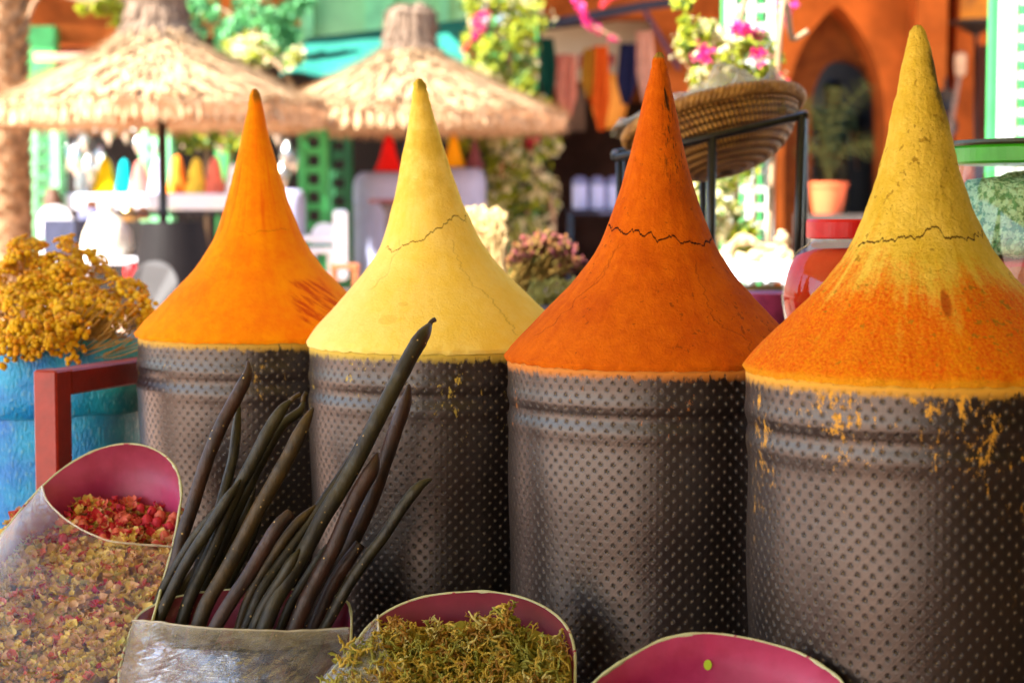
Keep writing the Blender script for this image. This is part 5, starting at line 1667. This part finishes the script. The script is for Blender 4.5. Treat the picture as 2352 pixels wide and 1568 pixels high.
tn = thing('storage_tin', 'white lidded tin in the row on the dark blue rack', 'tin', (0, 0, 0), 'white tins on the rack')
tinm = P('white_tin', (.50, .53, .80), .4, .08, 8)
MB().lathe([(.001, 0), (.055, 0), (.055, .17), (.001, .17)], (0, 0, 0), 20).build('body', tinm, tn, smooth=False)
MB().lathe([(.001, .172), (.058, .172), (.058, .20), (.03, .23), (.001, .235)], (0, 0, 0), 20).build('lid', P('dim_tin_lid', (.20, .23, .42), .4), tn)
for k, px in enumerate((1332, 1372, 1410, 1446)):
    p = W(px, 484, 13.1); p.z = a_.z+.012; p.y = 13.1
    if k == 0: tn.location = p
    else: copy_tree(tn, p)

# ---- terracotta house with nested arches
ah = thing('arched_house', 'terracotta house with a pointed arch round a dark doorway, at the right', 'house', (W(1990, 490, 14).x, 14.2, .4))
def arch_panel(b, x0, x1, y0, y1, hole, d, th, mi=0):
    "wall rectangle (picture) with a hole outline (picture, from lower left over the top to lower right)"
    n = len(hole)
    outer = []
    for i, (hx, hy) in enumerate(hole):
        f = i/(n-1)
        # walk the outside: up the left side, over the top, down the right side
        if f < .33: outer.append((x0, y1+(y0-y1)*f/.33))
        elif f < .67: outer.append((x0+(x1-x0)*(f-.33)/.34, y0))
        else: outer.append((x1, y0+(y1-y0)*(f-.67)/.33))
    I = [W(x, y, d) for x, y in hole]; Oo = [W(x, y, d) for x, y in outer]
    T = Vector((0, th, 0))
    vs = I+Oo+[p+T for p in I]+[p+T for p in Oo]
    fs = []
    for i in range(n-1):
        fs += [(i, i+1, n+i+1, n+i), (2*n+i, 3*n+i, 3*n+i+1, 2*n+i+1), (i, 2*n+i, 2*n+i+1, i+1)]
    b.add(vs, fs, mi)
    return b
def arcpts(pts, n=6): return [(p.x, p.y) for p in smooth_path([(x, y, 0) for x, y in pts], n)]
big = arcpts([(1800, 900), (1800, 420), (1806, 240), (1822, 160), (1852, 90), (1890, 42), (1924, 14), (1960, 48), (1995, 105), (2018, 165), (2032, 250), (2034, 420), (2034, 900)])
b = MB(); arch_panel(b, 1782, 2090, -300, 900, big, 13.6, .42); b.build('outer_wall', terraB, ah)
door = arcpts([(1866, 900), (1864, 400), (1864, 260), (1872, 200), (1898, 152), (1942, 136), (1986, 152), (2012, 196), (2020, 260), (2020, 400), (2020, 900)])
b = MB(); arch_panel(b, 1760, 2110, -200, 900, door, 14.05, .3); b.build('carved_wall', terraD, ah)
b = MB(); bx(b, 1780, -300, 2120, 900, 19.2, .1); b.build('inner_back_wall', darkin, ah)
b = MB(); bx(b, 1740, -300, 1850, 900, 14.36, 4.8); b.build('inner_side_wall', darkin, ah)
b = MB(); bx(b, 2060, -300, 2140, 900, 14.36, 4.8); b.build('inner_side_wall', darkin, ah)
b = MB(); p_ = W(1943, 565, 17.5); b.box((p_.x, 16.8, (p_.z+.4)/2), (1.2, 4.7, p_.z-.4)); b.build('raised_floor', dkwood, ah)
b = MB(); bx(b, 2092, -300, 2182, 900, 13.3, .7); b.build('pilaster', terraB, ah)
b = MB(); bx(b, 2183, -300, 2480, 900, 13.9, .3); b.build('side_wall', terra, ah)
b = MB(); b.box((2.4, 13.2, 3.75), (5.0, 4.6, .15)); b.build('porch_roof', terra, ah)
yp = MB(); bx(yp, 2205, -140, 2330, 52, 13.55, .06)
tag(yp.build('wall_panel', P('amber_wall_panel', (.62, .26, .012), .6, .35, 8, 0, 30, 0, .3, None, (.30, .13, .02))), 'amber framed panel on the terracotta wall above the dark lamp bowl', 'panel')
wl = thing('wall_lamp', 'dark metal bowl shaped lamp on a stem at the right', 'lamp', W(2242, 98, 13.0))
c_ = W(2242, 50, 13.0)
MB().lathe([(.01, -.13), (.016, -.12), (.022, -.09), (.06, -.075), (.15, -.02), (.19, 0), (.18, .005), (.02, -.05)], c_, 32).build('bowl', iron, wl, smooth=True)
MB().tube([c_+Vector((0, 0, -.13)), W(2242, 330, 13.0), W(2242, 560, 13.0)], .016, 8).build('stem', iron, wl, smooth=True)
cu = MB(); vs = []; fs = []
for i in range(41):
    x = 2246+70*i/40
    for y in (104, 600):
        q = W(x, y, 12.9); q.y += .05*math.sin(i*1.1)
        vs.append(q)
for i in range(40): fs.append((i*2, i*2+1, i*2+3, i*2+2))
cu.add(vs, fs); cu.add([p+Vector((0, .02, 0)) for p in vs], [tuple(reversed(f)) for f in fs])
tag(cu.build('curtain', P('brown_curtain', (.10, .03, .015), .85, .25, 8), smooth=True), 'dark brown curtain hanging beside the white lattice column at the right', 'curtain')
bm = thing('broom', 'pale broom handle leaning on the dark wall right of the rough yellow cone', 'broom', W(2168, 380, 12.6))
MB().tube([W(2164, 400, 12.5), W(2205, 165, 12.9)], .016, 8).build('handle', P('grey_wood', (.24, .17, .12), .7), bm)
MB().lathe([(.02, -.05), (.04, -.03), (.045, .10), (.02, .12)], W(2206, 160, 12.9), 12).build('brush', P('pale_bristles', (.52, .36, .22), .9), bm)
for k, (lab, y0, y1) in enumerate((('upper black pan hanging on the pilaster edge', 205, 258), ('lower black pan hanging on the pilaster edge', 265, 318))):
    q = W(2172, (y0+y1)/2, 13.2)
    b = MB(); b.lathe([(.001, -.015), (.07, -.015), (.085, .015), (.08, .015), (.001, -.008)], q, 24, 0, Matrix.Rotation(R_(90), 3, 'X'))
    b.box(q+Vector((0, 0, .12)), (.02, .01, .09))
    tag(b.build('pan', iron), lab, 'pan', 'black pans on the pilaster')
# ledge, flower pot with young palm
lg = MB(); bx(lg, 1846, 492, 1990, 900, 12.0, .5)
tag(lg.build('stone_ledge', P('dark_ledge_stone', (.05, .04, .035), .8)), 'dark ledge below the orange flower pot', 'ledge')
pp = thing('potted_palm', 'young palm in a round orange clay pot on the dark ledge', 'potted plant', W(1901, 490, 12.2))
k = 12.2/FPX; z0 = W(1901, 492, 12.0).z; z1 = W(1901, 420, 12.2).z
MB().lathe([(.001, 0), (32*k, 0), (42*k, (z1-z0)*.88), (45*k, (z1-z0)*.88), (45*k, z1-z0), (40*k, z1-z0), (38*k, (z1-z0)*.9), (.001, (z1-z0)*.88)], (W(1901, 490, 12.2).x, 12.2, z0+.002), 32).build('pot', P('orange_clay', (.66, .13, .04), .75, .12, 6), pp)
fm = leafmat('palm_frond', (.09, .11, .02), .35, .3)
base = W(1903, 425, 12.2)
for tipx, tipy, bend in ((1990, 195, .10), (1918, 205, .02), (1838, 330, -.06), (2000, 330, .09), (1852, 235, -.05)):
    tip = W(tipx, tipy, 12.2+uni(-.15, .15))
    mid = base.lerp(tip, .55)+Vector((-bend*.6, 0, .08))
    sp = smooth_path([base, mid, tip], 10)
    b = MB(); b.tube(sp, .006, 5)
    for i in range(6, len(sp), 2):
        t_ = (sp[i]-sp[i-1]).normalized(); s_ = t_.cross(Vector((0, 1, 0))).normalized()
        ln = .10*math.sin(math.pi*(i-4)/(len(sp)-2))+.02
        for sg in (-1, 1):
            e = sp[i]+s_*sg*ln+t_*ln*.6+Vector((0, uni(-.03, .03), -.02))
            b.add([sp[i]-t_*.008, sp[i]+t_*.008, e], [(0, 1, 2)])
    b.build('frond', fm, pp)

# ---- person standing in the doorway, seen from behind
pd = 16.2
SCL = 110/FPX*pd/.52     # torso height in the picture against a real torso
fl = W(1905, 565, 17.5).z
pbase = Vector((W(1908, 500, pd).x, pd, fl+.001))
per = thing('person', 'person in a green T shirt and beige trousers standing in the dark doorway', 'person', pbase)
def skinned(name, joints, edges, radii, mat, parent, sub=2):
    me = bpy.data.meshes.new(name)
    me.from_pydata([Vector(j) for j in joints], edges, [])
    ob = bpy.data.objects.new(name, me); COL.objects.link(ob)
    md = ob.modifiers.new('skin', 'SKIN')
    for i, r in enumerate(radii):
        me.skin_vertices[0].data[i].radius = (r, r) if not hasattr(r, '__len__') else r
    me.skin_vertices[0].data[0].use_root = True
    ss = ob.modifiers.new('sub', 'SUBSURF'); ss.levels = sub; ss.render_levels = sub
    me.materials.append(mat); ob.parent = parent; ORG[ob.name] = ORG[parent.name]
    return ob
hgt = (W(1905, 188, pd).z-fl); s_ = hgt/1.72
def J(x, y, z): return (x*s_, y*s_, z*s_)
skin = P('skin', (.42, .19, .10), .6, .1, 10)
jb = [J(0, 0, .95), J(0, 0, 1.15), J(0, 0, 1.36), J(0, 0, 1.47), J(0, -.01, 1.54), J(0, -.02, 1.63), J(0, -.02, 1.69),
      J(.17, 0, 1.40), J(.25, .02, 1.12), J(.27, -.06, .88), J(.27, -.08, .80), J(-.17, 0, 1.40), J(-.24, .02, 1.12), J(-.22, -.14, .92), J(-.21, -.17, .86),
      J(.09, 0, .90), J(.10, -.02, .50), J(.10, .02, .09), J(.11, -.10, .04), J(-.09, 0, .90), J(-.10, .01, .50), J(-.10, .03, .09), J(-.11, -.09, .04)]
ed = [(0, 1), (1, 2), (2, 3), (3, 4), (4, 5), (5, 6), (2, 7), (7, 8), (8, 9), (9, 10), (2, 11), (11, 12), (12, 13), (13, 14), (0, 15), (15, 16), (16, 17), (17, 18), (0, 19), (19, 20), (20, 21), (21, 22)]
ra = [.13, .125, .14, .055, .085, .095, .07, .06, .045, .032, .035, .06, .045, .032, .035, .085, .06, .042, .035, .085, .06, .042, .035]
skinned('body', jb, ed, [r*s_ for r in ra], skin, per)
shirt = P('green_shirt_cloth', (.16, .30, .20), .85, .15, 10, .003, 30)
js = [J(0, 0, .93), J(0, 0, 1.15), J(0, 0, 1.36), J(0, 0, 1.45), J(.18, 0, 1.40), J(.235, .015, 1.19), J(-.18, 0, 1.40), J(-.225, .015, 1.19)]
skinned('t_shirt', js, [(0, 1), (1, 2), (2, 3), (2, 4), (4, 5), (2, 6), (6, 7)], [r*s_ for r in (.155, .148, .162, .075, .082, .07, .082, .07)], shirt, per)
trous = P('beige_trouser_cloth', (.40, .31, .18), .85, .15, 10)
jt_ = [J(0, 0, .98), J(0, 0, .90), J(.095, 0, .84), J(.10, -.02, .50), J(.10, .02, .12), J(-.095, 0, .84), J(-.10, .01, .50), J(-.10, .03, .12)]
skinned('trousers', jt_, [(0, 1), (1, 2), (2, 3), (3, 4), (1, 5), (5, 6), (6, 7)], [r*s_ for r in (.145, .145, .105, .08, .062, .105, .08, .062)], trous, per)
hair = P('dark_hair', (.015, .010, .008), .6)
b = MB(); b.blob(pbase+Vector(J(0, .015, 1.655)), .105*s_, 16, 10, 0, (.92, 1.02, .95), .03)
b.build('hair', hair, per, smooth=True)

# ---- small sunlit clutter between the palm trunk and the planter
clay = P('worn_clay', (.40, .17, .07), .8, .3, 12)
brass = P('dull_brass', (.62, .42, .14), .3, .3, 20, .002, 40, .9)
for lab, nm_, px, py, d, r, h, m_ in (
    ('small brown clay pot under the left end of the pigment table', 'clay_pot', 212, 500, 10.6, .045, .10, clay),
    ('brass pot beside the cream cloth sack, below the turquoise cone', 'brass_pot', 296, 508, 10.5, .05, .09, brass),
    ('second brown clay pot, right of the brass pot', 'clay_pot', 330, 505, 10.8, .04, .08, clay),
    ('small red tub above the yellow flowers, left of the grey chair', 'plastic_tub', 302, 640, 8.0, .030, .075, redlid),
    ('brass pot standing on the low light blue table edge', 'brass_pot', 285, 588, 9.0, .035, .08, brass),
    ('dark clay jug near the palm trunk, beside the white chair', 'clay_jug', 122, 498, 10.2, .05, .16, P('dark_clay', (.10, .05, .03), .7)),
    ('white enamel jug on the left of the pigment table', 'enamel_jug', 190, 444, 11.2, .04, .14, whp)):
    c_ = W(px, py, d)
    b = MB(); b.lathe([(r*.6, 0), (r, h*.2), (r*1.05, h*.5), (r*.75, h*.82), (r*.62, h*.9), (r*.75, h), (r*.6, h), (r*.5, h*.88), (.002, h*.85)], (c_.x, d, c_.z), 24)
    tag(b.build(nm_, m_, smooth=True), lab, 'pot')
